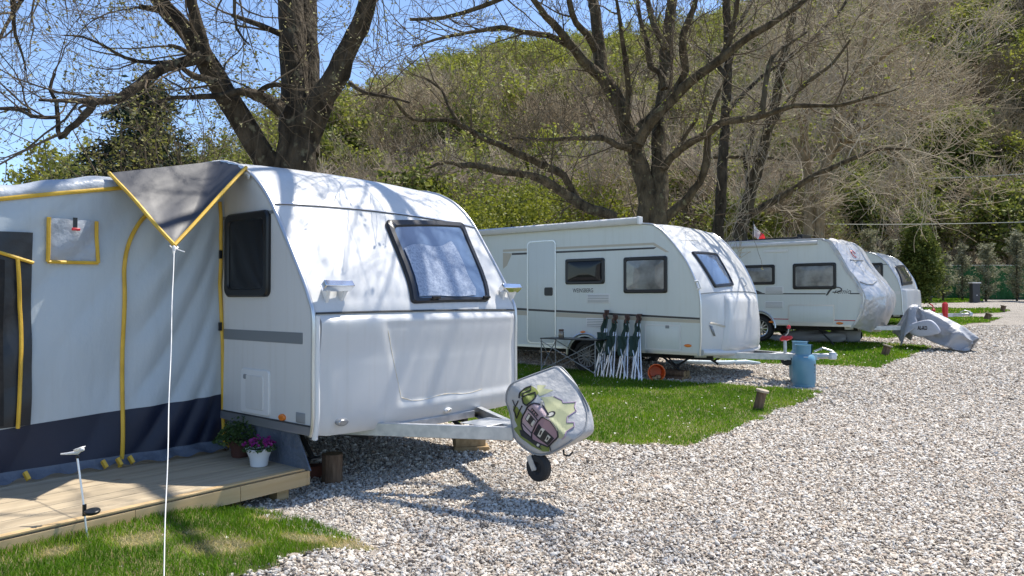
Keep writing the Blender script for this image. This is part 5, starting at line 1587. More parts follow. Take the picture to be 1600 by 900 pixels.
def table():
    t0 = F2.on_y(845, 528, -C2.h - .55); t1 = F2.on_y(932, 531, -C2.h - .55)
    xa, xb = t0[0], t1[0]; zt = t0[1] - .005; y0, y1 = -C2.h - .58, -C2.h - .12
    zf = zg(*F2.w((xa, y0, 0)).to_2d()) + .015 - F2.o.z
    t = thing('folding_table', 'dark folding camp table with thin crossed legs beside the second caravan wheel', 'table', F2, ((xa + xb) / 2, (y0 + y1) / 2, zf))
    mb = MB(); mb.box(((xa + xb) / 2, (y0 + y1) / 2, zt), (xb - xa, y1 - y0, .018)); part(mb, 'tabletop', M['black'], t, bevel=.005)
    for x in (xa + .02, xb - .02):
        for y in (y0 + .02, y1 - .02):
            mb = MB(); mb.tube([(x, y, zf), (x, y, zt)], .010, 8); part(mb, 'leg', M['grey_trim'], t)
    mb = MB()
    for y in (y0 + .02, y1 - .02):
        mb.tube([(xa + .02, y, zf + .05), (xb - .02, y, zt - .05)], .008, 6); mb.tube([(xb - .02, y, zf + .05), (xa + .02, y, zt - .05)], .008, 6)
    for x in (xa + .02, xb - .02):
        mb.tube([(x, y0, zf + .05), (x, y1, zt - .05)], .008, 6); mb.tube([(x, y1, zf + .05), (x, y0, zt - .05)], .008, 6)
    part(mb, 'cross_brace', M['grey_trim'], t)
    xj = F2.on_y(877, 525, y0 + .2)[0]
    j = thing('glass_jar', 'small lidded glass jar standing on the dark folding table', 'jar', F2, (xj, y0 + .2, zt + .01))
    mb = MB(); mb.lathe([(.001, 0), (.045, 0), (.05, .01), (.05, .10), (.04, .12), (.04, .125)], (xj, y0 + .2, zt + .010), 20)
    part(mb, 'jar_body', M['jar'], j, smooth=50)
    mb = MB(); mb.lathe([(.001, .15), (.044, .15), (.046, .12), (.001, .12)], (xj, y0 + .2, zt + .012), 20); part(mb, 'lid', M['brown_cloth'], j)
M['jar'] = mat('jar with brown contents', (.18, .15, .11), .08, coat=1)
table()

def folded_chair(px0, px1, top, bot, shoulder, seed, label):
    """folded camp chair leaning on the side: aluminium tubes, canvas seat and back"""
    rg = random.Random(seed)
    yb = -C2.h - .30; yt = -C2.h - .03
    zb = zg(*F2.w((F2.on_y((px0 + px1) / 2, bot, yb)[0], yb, 0)).to_2d()) + .005 - F2.o.z
    xa, _ = F2.on_y(px0, bot, yb); xb, _ = F2.on_y(px1, bot, yb)
    xs0, zs = F2.on_y(shoulder[0], shoulder[1], yt); zt = F2.on_y(shoulder[0], top, yt)[1]
    t = thing('folded_chair', label, 'camp chair', F2, ((xa + xb) / 2, yb, zb), 'folded camp chairs leaning on the second caravan')
    L = lambda x, f, dy=0: V((x, yb + (yt - yb) * f + dy, zb + (zt - zb) * f))
    wd = xb - xa
    xc = xs0
    # four pairs of legs fanning down
    for k in range(4):
        f0 = .62 + .10 * (k % 2); xb_ = xa + wd * (k + .15 + .2 * rg.random()) / 3.6
        mb = MB(); mb.tube([L(xb_, 0, -.02 * (k % 2)), L(xc + (xb_ - xa - wd * .5) * .28 + .03 * (k % 2), f0, -.03 * (k % 2))], .0125, 8)
        part(mb, 'leg', M['alu'], t)
    mb = MB()
    mb.tube([L(xa + wd * .12, .05, -.05), L(xc + .06, .50, -.05)], .011, 8); mb.tube([L(xa + wd * .85, .05, -.05), L(xc - .05, .50, -.05)], .011, 8)
    mb.tube([L(xc - .045, .5), L(xc - .02, .86)], .011, 8); mb.tube([L(xc + .045, .5), L(xc + .03, .84)], .011, 8)
    mb.tube([L(xc + .09, .36, -.03), L(xc + .05, .62, -.03)], .012, 8)
    part(mb, 'frame', M['alu'], t)
    def cloth(f0, f1, w0, w1, cx, m, nm, dy):
        mb = MB(); mb.grid(lambda u, v: L(cx + (u - .5) * (w0 + (w1 - w0) * v) + .012 * sin(v * 9 + seed), f0 + (f1 - f0) * v, dy - .025 * sin(u * pi * 2 + v * 3)), [i / 10 for i in range(11)], [i / 12 for i in range(13)])
        part(mb, nm, M[m], t, thick=.012, smooth=70)
    cloth(.36, .66, .10, .20, xc - .01, 'green_cloth', 'seat', -.055)
    cloth(.62, .90, .13, .085, xc + .005, 'green_cloth', 'backrest', -.02)
    cloth(.86, .995, .085, .10, xc + .015, 'brown_cloth', 'headrest', -.03)
for a in ((928, 946, 484, 586, (949, 520), 1, 'folded dark green camp chair leaning nearest the caravan wheel, brown top highest'),
          (940, 962, 491, 588, (963, 520), 2, 'folded dark green camp chair second from the caravan wheel'),
          (962, 983, 491, 590, (982, 520), 3, 'folded dark green camp chair third from the caravan wheel'),
          (986, 1006, 490, 593, (1000, 520), 4, 'folded dark green camp chair leaning nearest the orange bucket')):
    folded_chair(*a)

# gas bottles
def gas_bottle(px, py, dy, label):
    g = gpt(px, py) + V((0, dy, 0)); g.z = zg(g.x, g.y) + .01
    t = thing('gas_bottle', label, 'gas bottle', base=tuple(g), group='blue gas bottles')
    r = .178
    mb = MB(); mb.lathe([(.001, .035), (r * .9, .035), (r, .075), (r, .40), (r * .97, .44), (r * .82, .49), (r * .6, .515), (.001, .52)], g, 36); part(mb, 'cylinder_body', M['gas_blue'], t, smooth=60)
    mb = MB(); mb.lathe([(r * .86, 0), (r * .92, 0), (r * .92, .05), (r * .86, .05), (r * .86, 0)], g, 36); part(mb, 'foot_ring', M['gas_blue'], t)
    mb = MB(); n = 40; q = r * .70; Ls = []
    for rr, z in ((q, .47), (q, .64), (q + .008, .655), (q - .008, .658), (q - .012, .64), (q - .012, .47)):
        Ls.append([g + V((rr * cos(2 * pi * i / n), rr * sin(2 * pi * i / n), z)) for i in range(n)])
    for i in range(n):
        ang = 2 * pi * (i + .5) / n
        if abs((ang - 5.55 + pi) % (2 * pi) - pi) < .22: continue
        j = (i + 1) % n
        for k in range(5): mb.add([Ls[k][i], Ls[k][j], Ls[k + 1][j], Ls[k + 1][i]], [(0, 1, 2, 3)])
    part(mb, 'collar', M['gas_blue'], t, smooth=40)
    mb = MB(); mb.tube([g + V((0, 0, .51)), g + V((0, 0, .58))], .022, 10); mb.tube([g + V((-.04, 0, .585)), g + V((.04, 0, .585))], .016, 8); part(mb, 'valve', M['galv'], t)
    def lab(a0, z):
        return lambda u, v, d: g + V(((r + d) * cos(a0 + u / r), (r + d) * sin(a0 + u / r), z + v))
    if dy == 0:
        text_part('LPG', .05, lab(radians(302), .30), M['stripe_dark'], t, bold=.001) if False else None
        mb = MB(); f = lab(radians(252), .455)
        mb.add([g + V((r * .88 * cos(radians(a)), r * .88 * sin(radians(a)), z)) for z in (.462, .478) for a in (248, 256, 264, 272)], [(0, 1, 5, 4), (1, 2, 6, 5), (2, 3, 7, 6)])
        part(mb, 'plate', M['flag_white'], t, thick=.004)
        for k, (w, h) in enumerate(((.05, .035), (.055, .016), (.045, .012))):
            f = lab(radians(304), .33 - .05 * k); mb = MB()
            for j in range(3): mb.add([f(j * w / 3 + x, y, .0015) for x, y in ((0, 0), (w / 4.2, 0), (w / 3.4, h), (.004, h))], [(0, 1, 2, 3)])
            part(mb, 'stencil', M['stripe_dark'], t)
gas_bottle(1256, 605, 0, 'nearer blue gas bottle standing at the edge of the gravel')
gas_bottle(1264, 601.5, .34, 'blue gas bottle half hidden behind the nearer blue one')

# pale hose lying under the second caravan
a = [gpt(*p) + V((0, 0, .05)) for p in ((1040, 569), (1080, 570), (1130, 571), (1165, 570), (1188, 571.5))]
mb = MB(); mb.tube(a, [.035, .04, .045, .05, .02], 8); single(mb, 'waste_hose', M['pipe_blue'], 'pale blue hose lying on the gravel under the second caravan', 'hose', base=tuple(a[0]), smooth=60)

# bundled tarps under the third caravan
F3 = C3.fr
def bundle(px, py, L, r, seed, label):
    g = gpt(px, py); rg = random.Random(seed)
    def f(u, v):
        a = u * 2 * pi; k = sin(min(1, max(0, v)) * pi) ** .35
        w = 1 + .16 * sin(3 * a + seed + 7 * v) + .12 * sin(11 * v + 2 * a)
        return g + W_ * ((v - .5) * L) + U * (r * k * w * cos(a) * 1.3) + V((0, 0, r * .8 + max(-r * .8 , r * k * w * sin(a) * .95)))
    mb = MB(); mb.grid(f, [i / 24 for i in range(25)], [.01 + .98 * i / 30 for i in range(31)])
    single(mb, 'tarp_bundle', M['bag_cloth'], label, 'tarp', base=tuple(g), group='bundled tarps under the third caravan', smooth=75)
bundle(1272, 534, 1.6, .17, 1, 'long pale bundled tarp lying under the middle of the third caravan')
bundle(1322, 535, .75, .24, 2, 'bulky pale bundled tarp lying under the front corner of the third caravan')
bundle(1212, 533, .6, .10, 3, 'small flat pale tarp lying beside the third caravan wheel')

# grey covers over the drawbar of the third caravan
def tarp_cover():
    Y = 0.0
    o = lambda px, py, y=-.25: F3.on_y(px, py, y)
    outline = [(1394, 530), (1393, 512), (1395, 495), (1410, 481), (1421, 474), (1438, 480), (1460, 486), (1480, 493), (1500, 503), (1520, 514), (1530, 522), (1534, 537)]
    top = [o(*p) for p in outline]
    zgr = zg(*F3.w((1.5, 0, 0)).to_2d()) - F3.o.z
    t = thing('tarpaulin_cover', 'grey tarpaulin draped over the drawbar of the third caravan, trailing onto the gravel', 'cover', F3, (1.5, 0, zgr))
    q, nx, ny = TARP
    mb = MB(); mb.add([tuple(p) for p in q], [(i * ny + j, (i + 1) * ny + j, (i + 1) * ny + j + 1, i * ny + j + 1) for i in range(nx - 1) for j in range(ny - 1)])
    part(mb, 'sheet', M['tarp'], t, smooth=80, thick=.006)
    # lighter pouch with lettering hanging on the near side
    t2 = thing('coupling_pouch', 'light grey pouch with dark lettering hanging on the near side of the grey tarpaulin', 'cover', F3, (1.2, -.45, zgr + .3))
    out = [o(*p, -.47) for p in ((1417, 508), (1436, 502), (1452, 500), (1463, 508), (1468, 520), (1452, 525), (1432, 526), (1419, 518))]
    out = catmull(out + [out[0]], 4)[:-1]; cx = sum(p[0] for p in out) / len(out); cz = sum(p[1] for p in out) / len(out)
    mb = MB(); mb.loops([[V((cx + (a - cx) * k, y, cz + (b - cz) * k)) for a, b in out] for k, y in ((.75, -.475), (.92, -.468), (1, -.45), (1, -.36), (.9, -.30))], True, True)
    part(mb, 'pouch_shell', M['bag_cloth'], t2, smooth=60)
    x0, z0 = o(1433.5, 515, -.505); x1, _ = o(1448, 515, -.505)
    text_part('AL-KO', .115, lambda u, v, d: V((x0 + u, -.477 - d, z0 + v)), M['ink'], t2, sx=(x1 - x0) / .33, bold=.006)
tarp_cover()

# flag on a thin pole behind the third caravan
fb = at(1176, 380, 20.5)
fz = zg(fb.x, fb.y)
ft = at(1177, 347, 20.5)
t = thing('flag', 'white and red flag on a thin dark pole rising behind the third caravan', 'flag', base=(fb.x, fb.y, fz))
mb = MB(); mb.tube([(fb.x, fb.y, fz), (ft.x, ft.y, ft.z + .03)], .018, 8); part(mb, 'pole', M['dark_metal'], t)
def fl(u, v):
    a = at(1177.5, 348, 20.5).lerp(at(1197, 374, 20.5), u); b = at(1177.5, 370, 20.5).lerp(at(1188, 377, 20.5), u)
    p = a.lerp(b, v); return p + V((0, .10 * sin(u * 7 + v * 2), .02 * sin(u * 9)))
mb = MB(); mb.grid(lambda u, v: fl(u * .52, v), [i / 8 for i in range(9)], [i / 8 for i in range(9)]); mb.mi = 1
mb.grid(lambda u, v: fl(.52 + u * .48, v), [i / 8 for i in range(9)], [i / 8 for i in range(9)])
part(mb, 'flag_cloth', [M['flag_white'], M['flag_red']], t, smooth=70)
# ------------------------------------------------------------------ trees
def rvec(rg):
    while True:
        v = V((rg.uniform(-1, 1), rg.uniform(-1, 1), rg.uniform(-1, 1)))
        if .1 < v.length < 1: return v.normalized()

def grow(rg, p, d, L, r, lvl, out, ends, up=.15, wander=.35, kids=(5, 5), ratio=(.45, .7), rr=.55, ang=(.5, 1.1), nseg=None):
    """recursive bare branch: polylines go to out as (points, radii, level); twig ends to ends"""
    n = nseg or (6 if lvl >= 2 else 4 if lvl == 1 else 3)
    pts = [p.copy()]; dirs = []
    q = p.copy(); dd = d.normalized()
    for i in range(n):
        dd = (dd + rvec(rg) * wander * .6 + V((0, 0, up * .5))).normalized()
        q = q + dd * (L / n); pts.append(q.copy()); dirs.append(dd.copy())
    tip = r * (.28 if lvl else .35)
    rad = [r + (tip - r) * i / n for i in range(n + 1)]
    out.append((pts, rad, lvl))
    if lvl == 0:
        ends.append(q.copy()); return
    k = rg.randint(*kids) if isinstance(kids, tuple) else kids
    for j in range(k):
        f = rg.uniform(.22, .98) if j else 1.0
        i = min(n - 1, int(f * n)); s = f * n - i
        b = pts[i].lerp(pts[i + 1], s)
        ax = dirs[i].cross(rvec(rg)).normalized()
        nd = Matrix.Rotation(rg.uniform(*ang) * (1 if j else .35), 3, ax) @ dirs[i]
        rb = (rad[i] + (rad[i + 1] - rad[i]) * s)
        grow(rg, b, nd, L * rg.uniform(*ratio), max(rb * rr, .0022), lvl - 1, out, ends, up, wander, kids, ratio, rr, ang)

def tubes_np(polys, sides=3):
    """fast tubes for thin twigs"""
    vs, fs = [], []; off = 0
    for pts, rad, _ in polys:
        m = len(pts)
        d = (pts[-1] - pts[0]).normalized(); a = d.orthogonal().normalized(); b = d.cross(a)
        ring = [(a * cos(2 * pi * k / sides) + b * sin(2 * pi * k / sides)) for k in range(sides)]
        for i in range(m):
            for k in range(sides): vs.append(tuple(pts[i] + ring[k] * rad[i]))
        for i in range(m - 1):
            for k in range(sides):
                k2 = (k + 1) % sides
                fs.append((off + i * sides + k, off + i * sides + k2, off + (i + 1) * sides + k2, off + (i + 1) * sides + k))
        off += m * sides
    return np.array(vs), np.array(fs)

def limb_from(pxpts, depth, ddep, rng, wob=.0):
    """traced limb: (px, py, radius px) list, depth at start and change in depth along it"""
    pts, rad = [], []; n = len(pxpts)
    for i, (x, y, r) in enumerate(pxpts):
        D = depth + ddep * (i / (n - 1)) ** 1.2
        pts.append(at(x, y, D)); rad.append(r * D / FPX * (.80 if r > 14 else .88 if r > 6 else 1))
    # smooth
    P2, R2 = [], []
    for i in range(n - 1):
        p0 = pts[max(0, i - 1)]; p1 = pts[i]; p2 = pts[i + 1]; p3 = pts[min(n - 1, i + 2)]
        k = max(2, min(8, int((p2 - p1).length / .18)))
        for j in range(k):
            t = j / k
            P2.append(.5 * (2 * p1 + (p2 - p0) * t + (2 * p0 - 5 * p1 + 4 * p2 - p3) * t * t + (3 * p1 - p0 - 3 * p2 + p3) * t ** 3))
            R2.append(rad[i] + (rad[i + 1] - rad[i]) * t)
    P2.append(pts[-1]); R2.append(rad[-1])
    P2 = [p + rvec(rng) * wob * min(1, R2[i] * 12) for i, p in enumerate(P2)]
    return P2, R2

def bumpy_tube(mb, P, R, n, rg):
    """trunk tube with burrs and uneven section"""
    b0 = len(mb.v); mb.tube(P, R, n)
    for i in range(len(P)):
        for k in range(n):
            j = b0 + i * n + k; v = V(mb.v[j]); d = v - P[i]
            s = 1 + .07 * sin(3 * 2 * pi * k / n + i * .4) + rg.uniform(-.05, .05) + .06 * sin(i * 1.3 + k)
            mb.v[j] = tuple(P[i] + d * s)

def traced_tree(name, label, base_px, depth, limbs, seed, bark_m, twig_m, over=(), spacing=.4, L1=(1.0, 2.0), lvls=2, kids=(4, 6), r1=.02, up=.1, leaf=None, leaf_n=.5, leaf_s=.014, tw_min=.003, extra_ground=True, group=None):
    rg = random.Random(seed)
    b = at(*base_px, depth); g = V((b.x, b.y, zg(b.x, b.y)))
    t = thing(name, label, 'tree', base=tuple(g), group=group)
    mb = MB(); out, ends = [], []
    def shoots(P, R, sp):
        n = 16 if R[0] > .12 else 10 if R[0] > .05 else 7
        bumpy_tube(mb, P, R, n, rg)
        # side shoots
        dens = sp[0] if isinstance(sp, tuple) else sp
        acc = rg.random()
        for i in range(1, len(P)):
            seg = (P[i] - P[i - 1]).length; acc += seg / spacing * dens
            last = i == len(P) - 1
            while acc > 1 or last:
                acc -= 1
                if R[i] > .26: 
                    if last: break
                    continue
                d = (P[i] - P[i - 1]).normalized()
                nd = Matrix.Rotation(rg.uniform(.5, 1.2) * (.3 if last else 1), 3, d.cross(rvec(rg)).normalized()) @ d
                Ln = rg.uniform(*L1) * (1.0 if R[i] < .1 else .75)
                grow(rg, P[i - 1].lerp(P[i], rg.random()), nd, Ln, min(R[i] * .6, rg.uniform(.6, 1.3) * r1), lvls, out, ends, up=up, wander=.5, kids=kids)
                if last: break
    for (pts, dd, sp) in limbs:
        P, R = limb_from(pts, depth + (sp[1] if isinstance(sp, tuple) else 0), dd, rg, .012)
        if pts[0][1] >= base_px[1] - 5 and extra_ground:
            # carry the stem down to the ground with a root flare
            P = [V((g.x + (P[0].x - b.x), g.y + (P[0].y - b.y), g.z - .1)), V((P[0].x, P[0].y, g.z + .25))] + P; R = [R[0] * 1.45, R[0] * 1.12] + R
        shoots(P, R, sp)
    for W in over:
        P = [V(q[:3]) for q in W]; R = [q[3] for q in W]
        C = catmull3(P, 7); R2 = list(np.interp(np.linspace(0, len(R) - 1, len(C)), range(len(R)), R))
        shoots(C, R2, 1.3)
    part(mb, 'trunk', M[bark_m], t, smooth=70)
    out = [(p, [max(x, tw_min) for x in r], l) for p, r, l in out]
    v, f = tubes_np([o for o in out if o[1][0] > .011], 5); v2, f2 = tubes_np([o for o in out if o[1][0] <= .011], 3)
    vv = np.concatenate([v, v2]); ff = np.concatenate([f, f2 + len(v)])
    me = raw_mesh('crown', vv - np.array(g), ff, M[twig_m])
    o = bpy.data.objects.new('crown', me); COL.objects.link(o); o.parent = t
    if leaf:
        nr = np.random.default_rng(seed)
        E = np.array([tuple(e) for e in ends]); E = E[nr.random(len(E)) < leaf_n]
        for lm, share in leaf:
            k = E[nr.random(len(E)) < share]
            C = np.repeat(k, 3, 0) + nr.normal(0, .022, (len(k) * 3, 3))
            leaf_part('buds' if 'bud' == lm else 'leaves', C, leaf_s, nr, M[lm], t, tuple(g))
    print(name, 'twigs', len(out), 'faces', len(ff))
    return t, ends

def catmull3(P, k):
    out = []; n = len(P)
    for i in range(n - 1):
        p0 = P[max(0, i - 1)]; p1 = P[i]; p2 = P[i + 1]; p3 = P[min(n - 1, i + 2)]
        for j in range(k):
            t = j / k
            out.append(.5 * (2 * p1 + (p2 - p0) * t + (2 * p0 - 5 * p1 + 4 * p2 - p3) * t * t + (3 * p1 - p0 - 3 * p2 + p3) * t ** 3))
    return out + [P[-1]]
# limbs of the first tree that arch high over the nearest caravan and shade it
OVER = [
    [(-1.75, 9.6, 6.0, .11), (-.6, 9.0, 6.8, .10), (.8, 8.4, 7.3, .085), (2.2, 7.8, 7.6, .055), (3.2, 7.4, 7.8, .02)],
    [(-1.3, 9.3, 7.2, .09), (0, 8.2, 7.9, .08), (1.0, 7.4, 8.4, .06), (1.8, 6.6, 8.6, .03)],
    [(-2.9, 10.5, 6.4, .11), (-1.8, 9.0, 8.0, .09), (-.8, 7.8, 9.0, .07), (0, 6.6, 9.6, .04), (.3, 5.8, 9.8, .02)],
    [(.6, 8.5, 7.25, .06), (1.4, 7.9, 6.9, .05), (2.2, 7.2, 6.6, .035), (3.0, 6.8, 6.5, .015)],
    [(-.8, 8.9, 7.5, .07), (.9, 8.9, 8.4, .06), (2.6, 8.8, 8.9, .045), (4.0, 8.4, 9.1, .02)],
    [(.1, 8.1, 7.9, .05), (-.2, 7.0, 8.1, .04), (-.3, 6.0, 8.2, .025), (-.4, 5.2, 8.2, .012)],
]
# --- first big tree, behind the nearest caravan
limbs1 = [
    ([(462, 275, 42), (466, 240, 40), (466, 200, 36), (464, 150, 29), (459, 100, 27), (456, 50, 26), (452, 0, 25), (447, -70, 23), (440, -160, 18), (430, -260, 12), (425, -340, 6)], .4, .25),
    ([(474, 240, 30), (482, 180, 24), (484, 110, 20), (480, 40, 20), (478, -40, 17), (490, -140, 12), (500, -240, 7)], 1.1, .3),
    ([(470, 225, 30), (490, 185, 27), (508, 150, 25), (530, 112, 22), (546, 72, 18), (562, 42, 18), (572, 8, 17), (586, -60, 14), (610, -140, 10), (640, -230, 6)], -.9, .35),
    ([(436, 280, 30), (412, 245, 25), (388, 205, 23), (362, 160, 22), (340, 125, 22), (318, 92, 20), (296, 58, 18), (272, 28, 17), (250, 0, 15), (228, -45, 12), (205, -120, 8), (190, -200, 5)], -1.2, .35),
    ([(322, 98, 16), (318, 70, 12), (308, 35, 10), (298, 0, 9), (290, -50, 7), (285, -110, 5)], -.2, (.5, -.6)),
    ([(316, 88, 11), (290, 98, 10), (262, 104, 9.5), (240, 116, 9), (216, 132, 9), (190, 152, 8.5), (165, 157, 7), (140, 158, 5.5), (110, 158, 3.5), (60, 156, 2.2)], -1.6, (1.1, -.7)),
    ([(148, 157, 5.5), (140, 172, 6), (125, 188, 5.5), (108, 202, 5), (94, 216, 3.5), (90, 190, 3.5), (88, 160, 3), (78, 140, 2.6), (86, 115, 2)], .3, (1.0, -2.1)),
    ([(50, 182, 3), (30, 172, 2.5), (0, 170, 2)], .2, (1.5, -2.2)),
    ([(92, 182, 3), (72, 184, 3), (50, 181, 3), (44, 172, 2.4), (18, 168, 2), (-20, 170, 1.4)], .3, (1.3, -2.1)),
    ([(440, 172, 14), (418, 158, 11), (400, 148, 10), (385, 146, 7), (368, 143, 6), (345, 150, 5), (320, 150, 4.5), (292, 152, 3.5), (262, 154, 2.5), (225, 165, 1.6)], -1.0, (1.2, -.2)),
    ([(345, 132, 8), (318, 124, 6), (296, 115, 4.5), (284, 106, 3)], -.4, (.8, -.7)),
    ([(318, 88, 5), (300, 94, 4), (240, 98, 3), (195, 90, 2.6), (160, 70, 2.2), (130, 58, 1.8), (100, 55, 1.2)], -1.2, (1.3, -.6)),
    ([(440, 53, 5), (418, 45, 4.6), (392, 34, 4.2), (362, 24, 2.8)], -.3, (.5, -.1)),
    ([(255, 18, 5), (235, 14, 4.5), (217, 10, 4.2)], -.1, (.4, -.9)),
    ([(300, 88, 4), (282, 76, 3.6), (262, 71, 3)], -.1, (.4, -.9)),
    ([(405, 148, 5), (412, 138, 4.5), (432, 132, 4), (462, 136, 3)], -.3, (.8, -.4)),
    ([(546, 130, 4), (570, 145, 3), (600, 150, 2.5), (640, 160, 1.6)], -.4, (1.3, -.6)),
    ([(205, -120, 6), (150, -95, 5), (90, -60, 4), (40, -10, 3.4), (10, 40, 2.6), (-15, 90, 1.6)], -1.4, (1.2, -1.2)),
    ([(18, -30, 4), (20, 20, 3.2), (24, 55, 2.6), (35, 85, 1.8), (40, 110, 1.2)], .2, (1.4, -2.2)),
    ([(228, -45, 5), (180, -30, 4), (130, -12, 3), (70, -5, 2.4), (20, -8, 1.6)], -.9, (1.2, -1.2)),
    ([(370, -200, 6), (368, -90, 4.5), (366, -10, 3), (370, 45, 2.2), (390, 70, 1.4)], .1, (1.3, -1.2)),
    ([(640, -230, 6), (620, -140, 4), (600, -60, 3), (590, 0, 2)], -.6, (1.0, -1.9)),
]
traced_tree('broadleaf_tree', 'massive old tree with several thick stems and pale buds rising directly behind the nearest caravan', (462, 275), 10.3, limbs1, 7, 'bark', 'twig', spacing=.40, L1=(.7, 1.7), lvls=2, kids=(4, 5), r1=.016, up=.05, leaf=[('bud', 1.0)], leaf_n=.7, leaf_s=.017, tw_min=.0030, over=OVER)

# --- second big tree, behind the second caravan
limbs2 = [
    ([(1008, 350, 20), (1012, 320, 19), (1004, 274, 17), (990, 224, 17), (976, 188, 14), (958, 146, 13), (940, 116, 12), (936, 80, 11), (932, 30, 10), (926, -10, 9), (918, -80, 6), (915, -150, 3)], 1.0, .5),
    ([(1024, 350, 22), (1030, 300, 18), (1030, 250, 15), (1031, 200, 13), (1036, 160, 13), (1040, 130, 13), (1042, 76, 11), (1048, 20, 9), (1055, -50, 7), (1060, -130, 4)], 1.6, .5),
    ([(940, 118, 10), (920, 105, 9), (905, 88, 8), (893, 72, 7.5), (874, 48, 6.5), (852, 24, 5.5), (834, 0, 4.5), (810, -40, 3)], -1.2, .9),
    ([(900, 80, 6), (880, 66, 5), (856, 56, 4.5), (815, 50, 4), (784, 42, 3.6), (750, 48, 3), (720, 53, 2.6), (680, 62, 2.2), (644, 74, 1.5)], -1.6, 1.2),
    ([(932, 80, 7), (918, 55, 6), (900, 35, 5), (890, 5, 4.5), (882, -40, 3)], -.8, .9),
    ([(996, 224, 11), (1010, 200, 10), (1024, 182, 9.5), (1058, 148, 9), (1076, 130, 9), (1097, 113, 8.5), (1127, 92, 8), (1160, 64, 7), (1200, 40, 5.5), (1245, 10, 4), (1290, -30, 2.5)], -1.6, .9),
    ([(1000, 200, 9), (1018, 180, 8), (1034, 165, 8), (1055, 140, 7), (1070, 112, 6.5), (1068, 85, 6), (1067, 55, 5.5), (1084, 12, 4.5), (1095, -40, 3)], -.7, .9),
    ([(1039, 138, 8), (1030, 112, 5), (1016, 105, 5), (1012, 70, 4), (1000, 30, 3), (995, -10, 2)], .5, .9),
    ([(962, 340, 9), (935, 330, 9.5), (916, 324, 9.5), (893, 310, 9), (872, 296, 9), (850, 282, 8), (830, 275, 7), (805, 270, 6.5), (780, 268, 6), (742, 258, 5), (722, 259, 4), (699, 253, 3), (670, 262, 2)], -2.2, .7),
    ([(912, 325, 8), (895, 300, 7), (880, 274, 6.5), (856, 262, 6), (830, 249, 6), (808, 240, 5.5), (788, 230, 5), (750, 213, 4.5), (720, 196, 4), (699, 187, 3.6), (670, 188, 3), (644, 186, 2.8), (625, 168, 2.6), (611, 150, 2.2), (585, 146, 1.8), (555, 149, 1.2)], -2.8, .8),
    ([(1031, 350, 9), (1050, 330, 8.5), (1068, 316, 8), (1084, 298, 7), (1094, 284, 6.5), (1104, 250, 6), (1106, 212, 5), (1110, 180, 3.5), (1125, 140, 2.5)], -.8, .6),
    ([(1037, 262, 8), (1050, 245, 7), (1062, 234, 6.8), (1082, 220, 6.5), (1102, 210, 6.2), (1120, 198, 6), (1134, 190, 6), (1165, 186, 5.6), (1200, 178, 5), (1240, 165, 4), (1280, 165, 3.4), (1311, 164, 3), (1364, 151, 2), (1400, 140, 1.2)], -3.0, .9),
    ([(1190, 180, 5), (1196, 133, 4), (1206, 90, 3.6), (1230, 70, 3), (1260, 50, 2.2)], .6, (.9, -1.8)),
    ([(1058, 236, 4), (1075, 205, 3), (1090, 185, 2.5)], -.4, .8),
    ([(985, 232, 6), (965, 228, 5), (945, 216, 5), (920, 216, 4), (880, 217, 3.2), (840, 218, 2.2), (800, 215, 1.4)], -1.2, 1.0),
    ([(720, 196, 3.4), (700, 165, 2.8), (690, 140, 2.2), (660, 120, 1.6)], .3, (1.0, -1.9)),
    ([(978, 190, 5), (982, 140, 4.5), (976, 90, 4), (970, 40, 3), (960, -20, 2)], -.6, .9),
    ([(1041, 76, 6), (1022, 40, 5), (1012, 0, 4), (1005, -50, 3)], .4, .9),
    ([(1127, 92, 5), (1140, 60, 4), (1150, 20, 3.5), (1155, -30, 2.5)], -.4, (.9, -.8)),
    ([(640, 30, 2.6), (690, 28, 3), (740, 14, 3.4), (800, -10, 4), (870, -50, 5)], .6, (1.2, -1.0)),
]
traced_tree('broadleaf_tree', 'large spreading bare tree behind the second caravan with low limbs reaching left', (1015, 350), 15.8, limbs2, 21, 'bark2', 'twig', spacing=.40, L1=(.7, 1.9), lvls=2, kids=(4, 5), r1=.018, up=.12, leaf=[('bud', .5), ('bud_green', .3)], leaf_n=.7, leaf_s=.022, tw_min=.0046)

